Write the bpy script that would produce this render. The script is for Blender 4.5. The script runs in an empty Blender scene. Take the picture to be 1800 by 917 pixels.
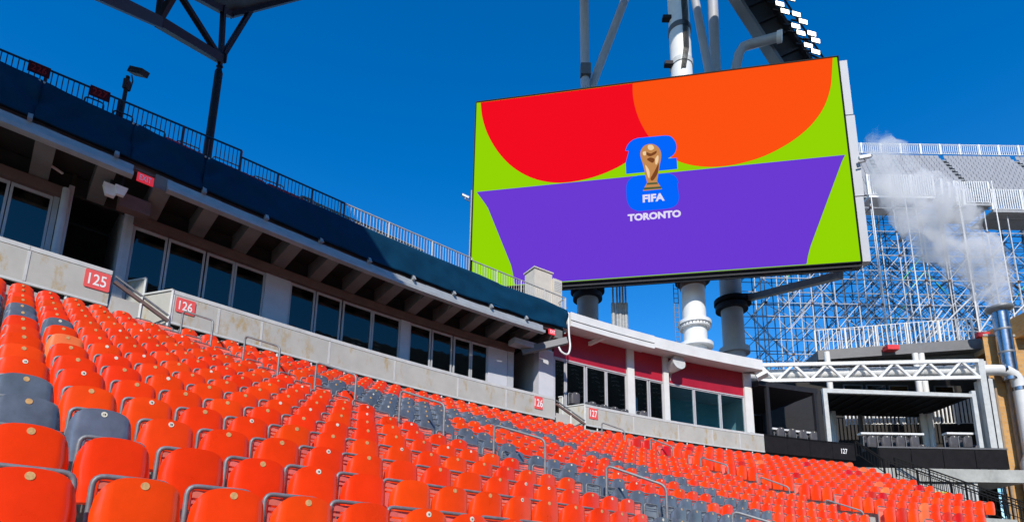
import bpy, bmesh, math, random
from mathutils import Vector, Matrix, noise
random.seed(7)
sc = bpy.context.scene
col = sc.collection
V = Vector
# ------------------------------------------------------------------ camera (solved from the seat grid; eye at the origin)
F_PX, CY, PITCH, ROLL = 1020.0, 798.38, 0.20577, 0.0166
AZ = 0.81335                                  # heading of the seat rows
cp, sp = math.cos(PITCH), math.sin(PITCH)
FWD = V((0, cp, sp)); _R = V((1, 0, 0)); _U = V((0, -sp, cp))
RGT = _R*math.cos(ROLL) + _U*math.sin(ROLL); UPV = -_R*math.sin(ROLL) + _U*math.cos(ROLL)
cam = bpy.data.cameras.new('camera'); cam_o = bpy.data.objects.new('camera', cam); col.objects.link(cam_o)
m = Matrix.Identity(4)
for r in range(3):
    m[r][0] = RGT[r]; m[r][1] = UPV[r]; m[r][2] = -FWD[r]
cam_o.matrix_world = m
cam.sensor_width = 36; cam.sensor_fit = 'HORIZONTAL'; cam.lens = F_PX/1800*36
cam.shift_y = (CY-458.5)/1800; cam.clip_end = 3000; cam.clip_start = .05
sc.camera = cam_o
# ------------------------------------------------------------------ sky, sun, exposure
SUN_AZ, SUN_EL = math.radians(184), math.radians(36)
wd = bpy.data.worlds.new('World'); sc.world = wd; wd.use_nodes = True
nt = wd.node_tree; nt.nodes.clear()
sky = nt.nodes.new('ShaderNodeTexSky'); sky.sky_type = 'NISHITA'; sky.sun_disc = False
sky.sun_elevation = SUN_EL; sky.sun_rotation = SUN_AZ; sky.altitude = 100
sky.air_density = 1.0; sky.dust_density = 0.0; sky.ozone_density = 3.0
hs = nt.nodes.new('ShaderNodeHueSaturation'); hs.inputs['Saturation'].default_value = 1.41; hs.inputs['Hue'].default_value = .506; hs.inputs['Value'].default_value = 1.0
bg = nt.nodes.new('ShaderNodeBackground'); bg.inputs[1].default_value = 0.15
ou = nt.nodes.new('ShaderNodeOutputWorld')
nt.links.new(sky.outputs[0], hs.inputs['Color']); nt.links.new(hs.outputs[0], bg.inputs[0]); nt.links.new(bg.outputs[0], ou.inputs[0])
sun = bpy.data.lights.new('sun', 'SUN'); sun.energy = 3.3; sun.angle = math.radians(.53); sun.color = (1, .95, .87)
sun_o = bpy.data.objects.new('sun', sun); col.objects.link(sun_o)
sdir = V((math.sin(SUN_AZ)*math.cos(SUN_EL), math.cos(SUN_AZ)*math.cos(SUN_EL), math.sin(SUN_EL)))
sun_o.rotation_euler = sdir.to_track_quat('Z', 'Y').to_euler(); sun_o.location = sdir*50
sc.view_settings.view_transform = 'Standard'; sc.view_settings.look = 'None'
sc.view_settings.exposure = 0.45; sc.view_settings.gamma = 1; sc.view_settings.use_curve_mapping = False
sc.cycles.volume_step_rate = 1; sc.cycles.max_bounces = 6; sc.cycles.volume_bounces = 4
sc.cycles.transparent_max_bounces = 12
# ------------------------------------------------------------------ pixel <-> place
def ray(x, y): return FWD + RGT*((x-900)/F_PX) - UPV*((y-CY)/F_PX)
def PX(P):
    d = P.dot(FWD); return (900+F_PX*P.dot(RGT)/d, CY-F_PX*P.dot(UPV)/d)
def PY(x, y, Y):
    r = ray(x, y); return r*(Y/r.y)
def PZ(x, y, z):
    r = ray(x, y); return r*(z/r.z)
UD = V((math.sin(AZ), math.cos(AZ), 0)); VD = V((-math.cos(AZ), math.sin(AZ), 0)); OR = V((-2.54254, 3.0505, 0))
S0, R0, T0 = 7.0, 62.0, 13.8                  # stand: straight to S0, then an arc of radius R0
D, H, K, OZ = .93587, .39787, .0044686, .47317
def C(w, e, z=0.0):
    if w <= S0: s, t = w, T0-e
    else:
        a = (w-S0)/R0; s = S0+(R0-e)*math.sin(a); t = T0-R0+(R0-e)*math.cos(a)
    p = OR+UD*s+VD*t; return V((p.x, p.y, z))
def ANG(w): return math.pi/2-AZ-(max(0, w-S0)/R0)           # rotation about z so that local x runs along the row, local y to the back
def HW(x, e, z):
    lo, hi = -8.0, 60.0
    for _ in range(40):
        q = (lo+hi)/2
        if PX(C(q, e, z))[0] < x: lo = q
        else: hi = q
    return lo
def HIT(x, y, e):
    lo, hi = 3.0, 45.0; z = 10
    for _ in range(40):
        w = HW(x, e, z); p = C(w, e); 
        a, b = -5., 60.
        for _ in range(40):
            q = (a+b)/2
            if PX(V((p.x, p.y, q)))[1] > y: a = q
            else: b = q
        if abs(a-z) < 1e-4: break
        z = a
    return w, z
def zr(i): return OZ+i*H+K*i*(i-1)/2
# ------------------------------------------------------------------ materials
def lin(c): return tuple(((v/255)/12.92 if v/255 <= .04045 else ((v/255+.055)/1.055)**2.4) for v in c)
MATS = {}
def mat(name, c, rough=.6, metal=0, var=.0, scale=3.0, bump=0, bscale=30, spec=.5, stain=None, rnd=0, coat=0, emis=0):
    M = bpy.data.materials.new(name); M.use_nodes = True; n = M.node_tree.nodes; L = M.node_tree.links
    b = n['Principled BSDF']; b.inputs['Roughness'].default_value = rough; b.inputs['Metallic'].default_value = metal
    b.inputs['Specular IOR Level'].default_value = spec; b.inputs['Coat Weight'].default_value = coat; b.inputs['Coat Roughness'].default_value = .09
    rgb = n.new('ShaderNodeRGB'); rgb.outputs[0].default_value = (*c, 1); out = rgb.outputs[0]
    tc = n.new('ShaderNodeNewGeometry')
    if var:
        nz = n.new('ShaderNodeTexNoise'); nz.inputs['Scale'].default_value = scale; nz.inputs['Detail'].default_value = 6; nz.inputs['Roughness'].default_value = .65
        L.new(tc.outputs['Position'], nz.inputs['Vector'])
        mr = n.new('ShaderNodeMapRange'); mr.inputs['From Min'].default_value = .3; mr.inputs['From Max'].default_value = .7
        mr.inputs['To Min'].default_value = 1-var; mr.inputs['To Max'].default_value = 1+var; L.new(nz.outputs[0], mr.inputs[0])
        mx = n.new('ShaderNodeMix'); mx.data_type = 'RGBA'; mx.blend_type = 'MULTIPLY'; mx.inputs[0].default_value = 1
        L.new(out, mx.inputs[6]); cc = n.new('ShaderNodeCombineColor')
        for q in range(3): L.new(mr.outputs[0], cc.inputs[q])
        L.new(cc.outputs[0], mx.inputs[7]); out = mx.outputs[2]
        mr2 = n.new('ShaderNodeMapRange'); mr2.inputs['To Min'].default_value = max(.02, rough-.1); mr2.inputs['To Max'].default_value = min(1, rough+.1)
        L.new(nz.outputs[0], mr2.inputs[0]); L.new(mr2.outputs[0], b.inputs['Roughness'])
    if stain:
        sc_, lo, hi, colr = stain; vm = n.new('ShaderNodeVectorMath'); vm.operation = 'MULTIPLY'; vm.inputs[1].default_value = (1, 1, .45); L.new(tc.outputs['Position'], vm.inputs[0])
        nz = n.new('ShaderNodeTexNoise'); nz.inputs['Scale'].default_value = sc_; nz.inputs['Detail'].default_value = 9; nz.inputs['Roughness'].default_value = .7
        L.new(vm.outputs[0], nz.inputs['Vector'])
        mr = n.new('ShaderNodeMapRange'); mr.inputs['From Min'].default_value = lo; mr.inputs['From Max'].default_value = hi; L.new(nz.outputs[0], mr.inputs[0])
        mx = n.new('ShaderNodeMix'); mx.data_type = 'RGBA'; L.new(mr.outputs[0], mx.inputs[0]); L.new(out, mx.inputs[6]); mx.inputs[7].default_value = (*colr, 1); out = mx.outputs[2]
    if rnd:
        oi = n.new('ShaderNodeObjectInfo'); ad = n.new('ShaderNodeMath'); ad.operation = 'ADD'; L.new(oi.outputs['Random'], ad.inputs[0]); L.new(tc.outputs['Random Per Island'], ad.inputs[1])
        fr = n.new('ShaderNodeMath'); fr.operation = 'FRACT'; L.new(ad.outputs[0], fr.inputs[0])
        hsn = n.new('ShaderNodeHueSaturation'); L.new(out, hsn.inputs['Color'])
        m1 = n.new('ShaderNodeMapRange'); m1.inputs['To Min'].default_value = 1-rnd; m1.inputs['To Max'].default_value = 1+rnd*.6; L.new(fr.outputs[0], m1.inputs[0]); L.new(m1.outputs[0], hsn.inputs['Value'])
        m2 = n.new('ShaderNodeMapRange'); m2.inputs['To Min'].default_value = .5-.02*rnd*3; m2.inputs['To Max'].default_value = .5+.03*rnd*3
        f2 = n.new('ShaderNodeMath'); f2.operation = 'MULTIPLY'; f2.inputs[1].default_value = 7.31; L.new(fr.outputs[0], f2.inputs[0]); f3 = n.new('ShaderNodeMath'); f3.operation = 'FRACT'; L.new(f2.outputs[0], f3.inputs[0])
        L.new(f3.outputs[0], m2.inputs[0]); L.new(m2.outputs[0], hsn.inputs['Hue']); out = hsn.outputs[0]
    L.new(out, b.inputs['Base Color'])
    if emis:
        L.new(out, b.inputs['Emission Color']); b.inputs['Emission Strength'].default_value = emis
    if bump:
        nb = n.new('ShaderNodeTexNoise'); nb.inputs['Scale'].default_value = bscale; nb.inputs['Detail'].default_value = 5; L.new(tc.outputs['Position'], nb.inputs['Vector'])
        bp = n.new('ShaderNodeBump'); bp.inputs['Strength'].default_value = bump; bp.inputs['Distance'].default_value = .02; L.new(nb.outputs[0], bp.inputs['Height']); L.new(bp.outputs[0], b.inputs['Normal'])
    MATS[name] = M; return M
def led(name, c):
    M = bpy.data.materials.new(name); M.use_nodes = True; n = M.node_tree.nodes; b = n['Principled BSDF']
    b.inputs['Base Color'].default_value = (.001, .001, .001, 1); b.inputs['Roughness'].default_value = .9; b.inputs['Specular IOR Level'].default_value = 0
    b.inputs['Emission Color'].default_value = (*lin(c), 1); b.inputs['Emission Strength'].default_value = 0.73; MATS[name] = M; return M
def glass(name, tint, gloss=.12, rough=.01):
    M = bpy.data.materials.new(name); M.use_nodes = True; n = M.node_tree.nodes; L = M.node_tree.links; n.clear()
    o = n.new('ShaderNodeOutputMaterial'); t = n.new('ShaderNodeBsdfTransparent'); t.inputs[0].default_value = (*tint, 1)
    g = n.new('ShaderNodeBsdfGlossy'); g.inputs['Roughness'].default_value = rough; g.inputs[0].default_value = (.85, .80, .72, 1)
    fr = n.new('ShaderNodeLayerWeight'); fr.inputs[0].default_value = .22; mr = n.new('ShaderNodeMapRange'); mr.inputs['To Min'].default_value = gloss; mr.inputs['To Max'].default_value = .9
    L.new(fr.outputs['Fresnel'], mr.inputs[0]); mx = n.new('ShaderNodeMixShader'); L.new(mr.outputs[0], mx.inputs[0]); L.new(t.outputs[0], mx.inputs[1]); L.new(g.outputs[0], mx.inputs[2]); L.new(mx.outputs[0], o.inputs[0])
    nb = n.new('ShaderNodeTexNoise'); nb.inputs['Scale'].default_value = .8; bp = n.new('ShaderNodeBump'); bp.inputs['Strength'].default_value = .12; bp.inputs['Distance'].default_value = .05
    L.new(nb.outputs[0], bp.inputs['Height']); L.new(bp.outputs[0], g.inputs['Normal'])
    MATS[name] = M; return M
mat('orange', (.97, .050, .003), .30, var=.10, scale=3.0, rnd=.035, bump=.04, bscale=90, spec=.35, coat=.22)
mat('deep_red', (.66, .008, .008), .35, var=.05, rnd=.05)
mat('pale_orange', (.95, .17, .05), .45, var=.10, rnd=.08)
mat('seat_grey', (.12, .145, .195), .22, var=.25, scale=4, rnd=.10, spec=.6)
mat('back_red', (.90, .20, .15), .5, var=.12, rnd=.08)
mat('back_grey', (.22, .26, .30), .5, var=.1)
mat('charcoal', (.085, .08, .085), .5, var=.2, rnd=.2)
mat('galv', (.23, .235, .24), .5, .3, var=.22, scale=14, bump=.1, bscale=60)
mat('galv_light', (.36, .36, .35), .6, .1, var=.2, scale=6)
mat('tube_steel', (.20, .21, .22), .5, .25, var=.25, scale=12)
mat('disc_white', (.80, .76, .62), .5, var=.2, scale=60)
mat('disc_tan', (.66, .38, .15), .5, var=.25, scale=60)
mat('concrete', (.40, .40, .37), .85, var=.22, scale=1.4, bump=.3, bscale=12, stain=(.9, .58, .8, (.22, .20, .16)))
mat('panel', (.46, .455, .41), .62, var=.10, scale=1.1, bump=.08, bscale=9, stain=(2.2, .54, .68, (.40, .29, .12)))
mat('cap', (.56, .57, .55), .5, var=.12, scale=3, stain=(2.2, .64, .8, (.35, .28, .16)))
mat('white', (.74, .73, .70), .5, var=.08, scale=1.2, stain=(1.6, .66, .9, (.5, .46, .4)))
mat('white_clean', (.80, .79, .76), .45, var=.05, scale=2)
mat('frame_white', (.50, .50, .52), .45, var=.08, scale=4)
mat('wall_white', (.60, .60, .64), .7, var=.06, scale=2)
mat('dark_steel', (.022, .022, .026), .6, .0, spec=.2, var=.2, scale=4)
mat('grey_steel', (.14, .14, .145), .5, .1, var=.15, scale=2)
mat('col_grey', (.42, .42, .43), .5, var=.07, scale=1.5)  # grey holds the shade on columns and roof tubes; plain grey on cladding
mat('brown_steel', (.16, .10, .085), .6, var=.2, scale=2, stain=(2.5, .6, .8, (.22, .08, .03)))
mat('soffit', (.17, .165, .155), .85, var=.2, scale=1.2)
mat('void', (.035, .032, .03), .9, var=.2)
mat('fascia', (.38, .40, .41), .45, .15, var=.14, scale=2.5, stain=(3.0, .66, .76, (.30, .12, .04)))
mat('navy', (.002, .038, .086), .9, spec=.10, var=.12, scale=1.2, bump=.25, bscale=140)
mat('navy_paint', (.012, .022, .05), .45, var=.1)  # galvanised rail with the roof's shade put into its colour
mat('sign_red', (.72, .045, .05), .5, var=.06)
mat('exit_red', (.72, .03, .045), .5, emis=.45)
mat('sign_pink', (.80, .10, .09), .5, var=.05)
mat('sign_dark', (.07, .006, .012), .7, spec=.1)  # red deck sign with shade put into its colour
mat('letter_white', (.85, .85, .83), .5)
mat('letter_red', (.30, .02, .02), .7, spec=.1)  # deck sign lettering, dulled for the same shade
mat('red_panel', (.40, .012, .030), .38, var=.14, scale=1.0)
mat('black', (.009, .009, .010), .6, var=.2, spec=.12)
mat('black_mesh', (.014, .013, .014), .7, spec=.12, var=.25, scale=3, bump=.3, bscale=120)
mat('rubber', (.02, .02, .02), .7)
mat('teal', (.18, .55, .62), .7, var=.1)
mat('blue_wall', (.02, .10, .26), .7)
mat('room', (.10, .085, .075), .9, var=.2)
mat('interior_pale', (.30, .38, .40), .8)
mat('hivis', (.55, .75, .02), .7)
mat('dark_cloth', (.03, .03, .05), .8)
mat('skin', (.45, .25, .17), .6)
mat('cream', (.62, .56, .47), .6, var=.08)
mat('chrome', (.42, .43, .45), .24, 1.0, var=.1, scale=3)
mat('rust', (.14, .075, .05), .8, var=.3, scale=5)
mat('far_seat', (.30, .30, .31), .6, var=.08, scale=1)
mat('corrugated', (.52, .52, .50), .5, var=.12)
mat('yellow', (.75, .62, .03), .6)
mat('green_tube', (.15, .60, .22), .5)
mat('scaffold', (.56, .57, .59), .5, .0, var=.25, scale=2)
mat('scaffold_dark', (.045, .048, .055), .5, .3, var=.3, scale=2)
mat('grass', (.035, .075, .02), .9, var=.3, scale=.5)
mat('asphalt', (.10, .10, .10), .9, var=.2)
mat('timber', (.34, .25, .17), .8, var=.2)
gl_dark = glass('glass', (.32, .30, .29), .055); gl_clear = glass('glass_clear', (.72, .86, .88), .06); gl_teal = glass('glass_teal', (.72, .88, .92), .02)
for n_, c_ in dict(led_red=(243, 8, 30), led_orange=(252, 80, 14), led_green=(146, 212, 0), led_purple=(106, 57, 210), led_blue=(0, 102, 252), led_white=(228, 222, 246), led_gold=(196, 138, 84), led_gold_dark=(122, 68, 34), led_gold_light=(240, 208, 164), led_base=(72, 92, 62)).items(): led(n_, c_)
lampm = led('lamp', (255, 253, 240)); lampm.node_tree.nodes['Principled BSDF'].inputs['Emission Strength'].default_value = 3
# brick
M = mat('brick', (.4, .25, .1), .85); n = M.node_tree.nodes; L = M.node_tree.links
bt = n.new('ShaderNodeTexBrick'); bt.inputs['Color1'].default_value = (.62, .34, .11, 1); bt.inputs['Color2'].default_value = (.50, .26, .08, 1); bt.inputs['Mortar'].default_value = (.42, .33, .22, 1)
bt.inputs['Scale'].default_value = 1; bt.inputs['Brick Width'].default_value = .40; bt.inputs['Row Height'].default_value = .20; bt.inputs['Mortar Size'].default_value = .012
tcb = n.new('ShaderNodeTexCoord'); sx = n.new('ShaderNodeSeparateXYZ'); cx = n.new('ShaderNodeCombineXYZ'); adx = n.new('ShaderNodeMath'); adx.operation = 'ADD'
L.new(tcb.outputs['Object'], sx.inputs[0]); L.new(sx.outputs[0], adx.inputs[0]); L.new(sx.outputs[1], adx.inputs[1]); L.new(adx.outputs[0], cx.inputs[0]); L.new(sx.outputs[2], cx.inputs[1]); L.new(cx.outputs[0], bt.inputs['Vector'])
L.new(bt.outputs[0], n['Principled BSDF'].inputs['Base Color'])
# ------------------------------------------------------------------ mesh builder
class MB:
    def __init__(s): s.v = []; s.f = []; s.mi = []; s.cur = 0; s.smooth = []
    def add(s, vs, fs, smooth=False):
        o = len(s.v); s.v += [V(p) for p in vs]
        for f in fs: s.f.append(tuple(o+q for q in f)); s.mi.append(s.cur); s.smooth.append(smooth)
        return s
    def hexa(s, p):   # 8 points: bottom 4, top 4 (same order)
        return s.add(p, [(3, 2, 1, 0), (4, 5, 6, 7), (0, 1, 5, 4), (1, 2, 6, 5), (2, 3, 7, 6), (3, 0, 4, 7)])
    def box(s, c, x, y, z):   # centre, half axes vectors
        c, x, y, z = V(c), V(x), V(y), V(z)
        return s.hexa([c-x-y-z, c+x-y-z, c+x+y-z, c-x+y-z, c-x-y+z, c+x-y+z, c+x+y+z, c-x+y+z])
    def bar(s, a, b, wx, wy=None, up=(0, 0, 1)):   # rectangular bar
        a, b = V(a), V(b); wy = wy or wx; d = (b-a); 
        if d.length < 1e-6: return s
        d.normalize(); u_ = V(up)
        if abs(d.dot(u_)) > .98: u_ = V((0, 1, 0))
        x = d.cross(u_).normalized()*wx; y = x.cross(d).normalized()*wy
        return s.hexa([a-x-y, a+x-y, a+x+y, a-x+y, b-x-y, b+x-y, b+x+y, b-x+y])
    def cyl(s, a, b, r, r2=None, n=12, caps=True):
        a, b = V(a), V(b); r2 = r if r2 is None else r2; d = (b-a).normalized(); u_ = V((0, 0, 1)) if abs(d.z) < .95 else V((1, 0, 0))
        x = d.cross(u_).normalized(); y = d.cross(x)
        vs = []
        for p, q in ((a, r), (b, r2)):
            for k in range(n): t = 2*math.pi*k/n; vs.append(p+x*(q*math.cos(t))+y*(q*math.sin(t)))
        s.add(vs, [(k, k+n, (k+1) % n+n, (k+1) % n) for k in range(n)], True)
        if caps: s.add(vs, [tuple(range(n)), tuple(reversed(range(n, 2*n)))])
        return s
    def lathe(s, c, prof, n=20):   # prof [(r,z)...]
        c = V(c); vs = []
        for r, z in prof:
            for k in range(n): t = 2*math.pi*k/n; vs.append(c+V((r*math.cos(t), r*math.sin(t), z)))
        fs = []
        for q in range(len(prof)-1):
            for k in range(n): fs.append((q*n+k, q*n+(k+1) % n, (q+1)*n+(k+1) % n, (q+1)*n+k))
        s.add(vs, fs, True); s.add(vs[:n], [tuple(reversed(range(n)))]); s.add(vs[-n:], [tuple(range(n))]); return s
    def tube(s, pts, r, n=8):
        pts = [V(p) for p in pts]; vs = []; px = None
        for q, p in enumerate(pts):
            d = (pts[min(q+1, len(pts)-1)]-pts[max(q-1, 0)]).normalized()
            if px is None: u_ = V((0, 0, 1)) if abs(d.z) < .9 else V((1, 0, 0)); x = d.cross(u_).normalized()
            else: x = (px-d*px.dot(d)).normalized()
            px = x; y = d.cross(x)
            for k in range(n): t = 2*math.pi*k/n; vs.append(p+x*(r*math.cos(t))+y*(r*math.sin(t)))
        fs = [(q*n+k, q*n+(k+1) % n, (q+1)*n+(k+1) % n, (q+1)*n+k) for q in range(len(pts)-1) for k in range(n)]
        s.add(vs, fs, True); s.add(vs[:n], [tuple(reversed(range(n)))]); s.add(vs[-n:], [tuple(range(n))]); return s
    def sweep(s, prof, w0, w1, step=.6):   # closed profile of (e,z) swept along the stand
        k = max(1, math.ceil((w1-w0)/step)); ws = [w0+(w1-w0)*q/k for q in range(k+1)]; n = len(prof); vs = []
        for w in ws: vs += [C(w, e, z) for e, z in prof]
        fs = [(q*n+j, q*n+(j+1) % n, (q+1)*n+(j+1) % n, (q+1)*n+j) for q in range(k) for j in range(n)]
        s.add(vs, fs); s.add(vs[:n], [tuple(reversed(range(n)))]); s.add(vs[-n:], [tuple(range(n))]); return s
    def poly(s, pts): return s.add(pts, [tuple(range(len(pts)))])
    def prism(s, pts, off):
        off = V(off); n = len(pts); vs = [V(p) for p in pts]+[V(p)+off for p in pts]
        return s.add(vs, [tuple(range(n)), tuple(reversed(range(n, 2*n)))]+[(k, (k+1) % n, (k+1) % n+n, k+n) for k in range(n)])
    def join(s, o, M=None):
        b = len(s.v); s.v += [(M @ p) if M else p.copy() for p in o.v]
        for f, mi, sm in zip(o.f, o.mi, o.smooth): s.f.append(tuple(b+q for q in f)); s.mi.append(mi+s.cur); s.smooth.append(sm)
        return s
    def mesh(s, name, mats, base=V((0, 0, 0)), fix=True):
        me = bpy.data.meshes.new(name); me.from_pydata([p-base for p in s.v], [], s.f); 
        for q in (mats if isinstance(mats, (list, tuple)) else [mats]): me.materials.append(MATS[q] if isinstance(q, str) else q)
        me.polygons.foreach_set('material_index', s.mi); me.polygons.foreach_set('use_smooth', s.smooth)
        if fix:
            bm = bmesh.new(); bm.from_mesh(me); bmesh.ops.recalc_face_normals(bm, faces=bm.faces); bm.to_mesh(me); bm.free()
        me.update(); return me
def root_base(p):
    b = V((0, 0, 0))
    while p is not None: b = b+V(p.location); p = p.parent
    return b
def obj(name, mb, mats, parent=None, label=None, cat=None, group=None, kind=None, origin=None, fix=True):
    base = root_base(parent)
    if parent is None and origin is not None: base = V(origin)
    me = mb.mesh(name, mats, base, fix) if isinstance(mb, MB) else mb
    o = bpy.data.objects.new(name, me); col.objects.link(o); o.parent = parent
    if parent is None and origin is not None: o.location = base
    tag(o, label, cat, group, kind); return o
def tag(o, label=None, cat=None, group=None, kind=None):
    if label: o['label'] = label
    if cat: o['category'] = cat
    if group: o['group'] = group
    if kind: o['kind'] = kind
    return o
def thing(name, loc, label, cat, group=None, kind=None):
    o = bpy.data.objects.new(name, None); col.objects.link(o); o.location = loc; o.empty_display_size = .2
    return tag(o, label, cat, group, kind)
def inst(name, me, parent, loc=(0, 0, 0), rz=0, scale=None):
    o = bpy.data.objects.new(name, me); col.objects.link(o); o.parent = parent; o.location = loc; o.rotation_euler = (0, 0, rz)
    if scale: o.scale = (scale,)*3
    return o
def text_mesh(txt, mname, height, bold=.0, sx=1.0, depth=.004):
    cu = bpy.data.curves.new('text', 'FONT'); cu.body = txt; cu.size = 1; cu.offset = bold; cu.extrude = 0; cu.align_x = 'CENTER'; cu.align_y = 'CENTER'; cu.resolution_u = 3
    o = bpy.data.objects.new('text', cu); col.objects.link(o); bpy.context.view_layer.update()
    me = bpy.data.meshes.new_from_object(o.evaluated_get(bpy.context.evaluated_depsgraph_get())); bpy.data.objects.remove(o)
    ys = [q.co.y for q in me.vertices]; xs = [q.co.x for q in me.vertices]; k = height/(max(ys)-min(ys)); cy_ = (max(ys)+min(ys))/2; cx_ = (max(xs)+min(xs))/2
    for q in me.vertices: q.co = V(((q.co.x-cx_)*k*sx, 0, (q.co.y-cy_)*k))
    me.materials.clear(); me.materials.append(MATS[mname]); return me
def put(me, name, parent, c, xdir, normal):   # text mesh standing at c facing -local y
    o = bpy.data.objects.new(name, me); col.objects.link(o); o.parent = parent
    x = V(xdir).normalized(); z = V((0, 0, 1)); y = z.cross(x)
    Mx = Matrix(((x.x, y.x, z.x), (x.y, y.y, z.y), (x.z, y.z, z.z))).to_4x4(); o.matrix_local = Matrix.Translation(V(c)-root_base(parent)) @ Mx
    return o
def bez(pts, n=6, closed=False):   # catmull-rom in 2d
    out = []; m_ = len(pts)
    for q in range(m_ if closed else m_-1):
        p0, p1, p2, p3 = (pts[(q-1) % m_] if closed or q else pts[0]), pts[q], pts[(q+1) % m_], (pts[(q+2) % m_] if closed or q+2 < m_ else pts[-1])
        for k in range(n):
            t = k/n; out.append(tuple(.5*((2*b)+(-a+c)*t+(2*a-5*b+4*c-d)*t*t+(-a+3*b-3*c+d)*t**3) for a, b, c, d in zip(p0, p1, p2, p3)))
    if not closed: out.append(pts[-1])
    return out
def arc_path(a, b, c, r, n=5):   # rounded corner at b between a and c
    a, b, c = V(a), V(b), V(c); p = b+(a-b).normalized()*r; q = b+(c-b).normalized()*r
    return [(p*(1-t)**2+b*2*t*(1-t)+q*t*t) for t in [k/n for k in range(n+1)]]
# ================================================================== ground and terrace
g = MB(); g.poly([(-900, -900, -4.2), (900, -900, -4.2), (900, 900, -4.2), (-900, 900, -4.2)]); obj('ground', g, 'asphalt', kind='structure')
g = MB(); g.poly([V((p.x, p.y, -4.19)) for p in (OR+UD*-60+VD*-12, OR+UD*34+VD*-12, OR+UD*34+VD*-80, OR+UD*-60+VD*-80)]); obj('pitch', g, 'grass', kind='structure')
EROW = lambda i: T0-i*D
def W2(e): return 20.15+.55*(e-.70)            # second aisle (skewed)
WE = 37.3                                      # end of the block beside the steps
DB, HB = 1.16, .50                             # rows of the far block
EB = lambda i: .70+(14-i)*DB
ZB = lambda i: zr(14)-(14-i)*HB
def terrace(name, rows, E, Z, w0, w1, dstep):
    g = MB()
    for i in rows:
        e0 = E(i)-.42; e1 = E(i)-.42+dstep; zt = Z(i)-.78; zn = Z(i+1)-.78 if i < 14 else 6.55
        a0, b0 = w0(E(i)), w1(E(i)); k = max(1, math.ceil((b0-a0)/1.0)); ws = [a0+(b0-a0)*q/k for q in range(k+1)]
        if i == 14: prof = [(e1, zt-.6), (e1, zt), (e0, zt), (e0, zn), (e0-.55, zn)]
        else: prof = [(e1, zt-.6), (e1, zt), (e0, zt), (e0, zn)]
        n = len(prof); vs = [C(w, e, z) for w in ws for e, z in prof]
        g.add(vs, [(q*n+j, q*n+j+1, (q+1)*n+j+1, (q+1)*n+j) for q in range(k) for j in range(n-1)])
        for w in (a0, b0): g.add([C(w, e1, zt-2.5), C(w, e1, zt), C(w, e0, zt), C(w, e0, zt-2.5)], [(0, 1, 2, 3)])
    return obj(name, g, 'concrete', kind='structure')
terrace('terrace', range(-5, 15), EROW, zr, lambda e: -9, W2, D)
terrace('terrace', range(2, 15), EB, ZB, W2, lambda e: WE, DB)
# ================================================================== seats
def seat_pan(nu, nv):
    g = MB(); f_ = []; bk = []
    for j in range(nv+1):
        q = j/nv
        for i in range(nu+1):
            p = math.sin(math.pi/2*(-1+2*i/nu)); ap = abs(p)
            hw = .228*(.92+.10*min(1, q*1.6))
            top = .828-.036*ap**2-.05*ap**4-.05*ap**8
            z = .36+(top-.36)*q; x = hw*p*(1-.05*max(0, q-.75)/.25*(ap**3))
            y = -.055+.018*ap**2+.062*max(0, (ap-.74)/.26)**2+.05*max(0, .25-q)
            f_.append((x, y, z)); bk.append((x*.97, y+.032+.02*(1-ap**2), z-.012))
    n = nu+1; N = len(f_)
    fs = [(j*n+i, j*n+i+1, (j+1)*n+i+1, (j+1)*n+i) for j in range(nv) for i in range(nu)]
    g.add(f_+bk, fs+[tuple(N+q for q in reversed(t)) for t in fs], True)
    rim = [i for i in range(n)]+[j*n+nu for j in range(1, nv+1)]+[nv*n+i for i in range(nu-1, -1, -1)]+[j*n for j in range(nv-1, 0, -1)]
    m_ = len(rim); g.add([f_[r_] for r_ in rim]+[bk[r_] for r_ in rim], [(k, k+m_, (k+1) % m_+m_, (k+1) % m_) for k in range(m_)], True)
    return g
def seat_back(lo=False):
    g = MB()
    for z0, z1 in ((.775, .825), (.735, .757), (.40, .715)):
        n = 1 if lo else 4; vs = []
        for k in range(n+1):
            p = -1+2*k/n; x = .172*p; y = .235-.02*p*p
            vs += [(x, y, z0), (x, y, z1), (x, y+.018, z1), (x, y+.018, z0)]
        g.add(vs, [(4*k+a, 4*k+(a+1) % 4, 4*k+4+(a+1) % 4, 4*k+4+a) for k in range(n) for a in range(4)]+[(3, 2, 1, 0), (4*n, 4*n+1, 4*n+2, 4*n+3)])
    for sx in (-1, 1): g.box((sx*.160, .243, .61), (.012, 0, 0), (0, .009, 0), (0, 0, .19))
    return g
def seat_frame(nn, na, r=.0165):
    g = MB(); P = [V((-.205, .215, .36))]+arc_path((-.205, .215, .36), (-.205, .215, .850), (.205, .215, .850), .065, na)+arc_path((-.205, .215, .850), (.205, .215, .850), (.205, .215, .36), .065, na)+[V((.205, .215, .36))]
    g.tube(P, r, nn); return g
def seat_bracket():
    g = MB()
    for sx in (-1, 1):
        g.bar((sx*.205, .23, .38), (sx*.205, .0, .40), .012, .022); g.bar((sx*.205, .23, .40), (sx*.19, .36, .12), .014, .02)
        g.box((sx*.19, .385, .12), (.05, 0, 0), (0, .03, 0), (0, 0, .06))
    g.bar((-.2, .22, .40), (.2, .22, .40), .012, .02); return g
def disc():
    g = MB(); n = 14; vs = [(.0, -.0580, .783)]+[(.023*math.cos(2*math.pi*k/n), -.0580, .783+.023*math.sin(2*math.pi*k/n)) for k in range(n)]+[(.023*math.cos(2*math.pi*k/n), -.045, .783+.023*math.sin(2*math.pi*k/n)) for k in range(n)]
    g.add(vs, [(0, 1+(k+1) % n, 1+k) for k in range(n)]+[(1+k, 1+(k+1) % n, 1+n+(k+1) % n, 1+n+k) for k in range(n)]); return g
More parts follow.
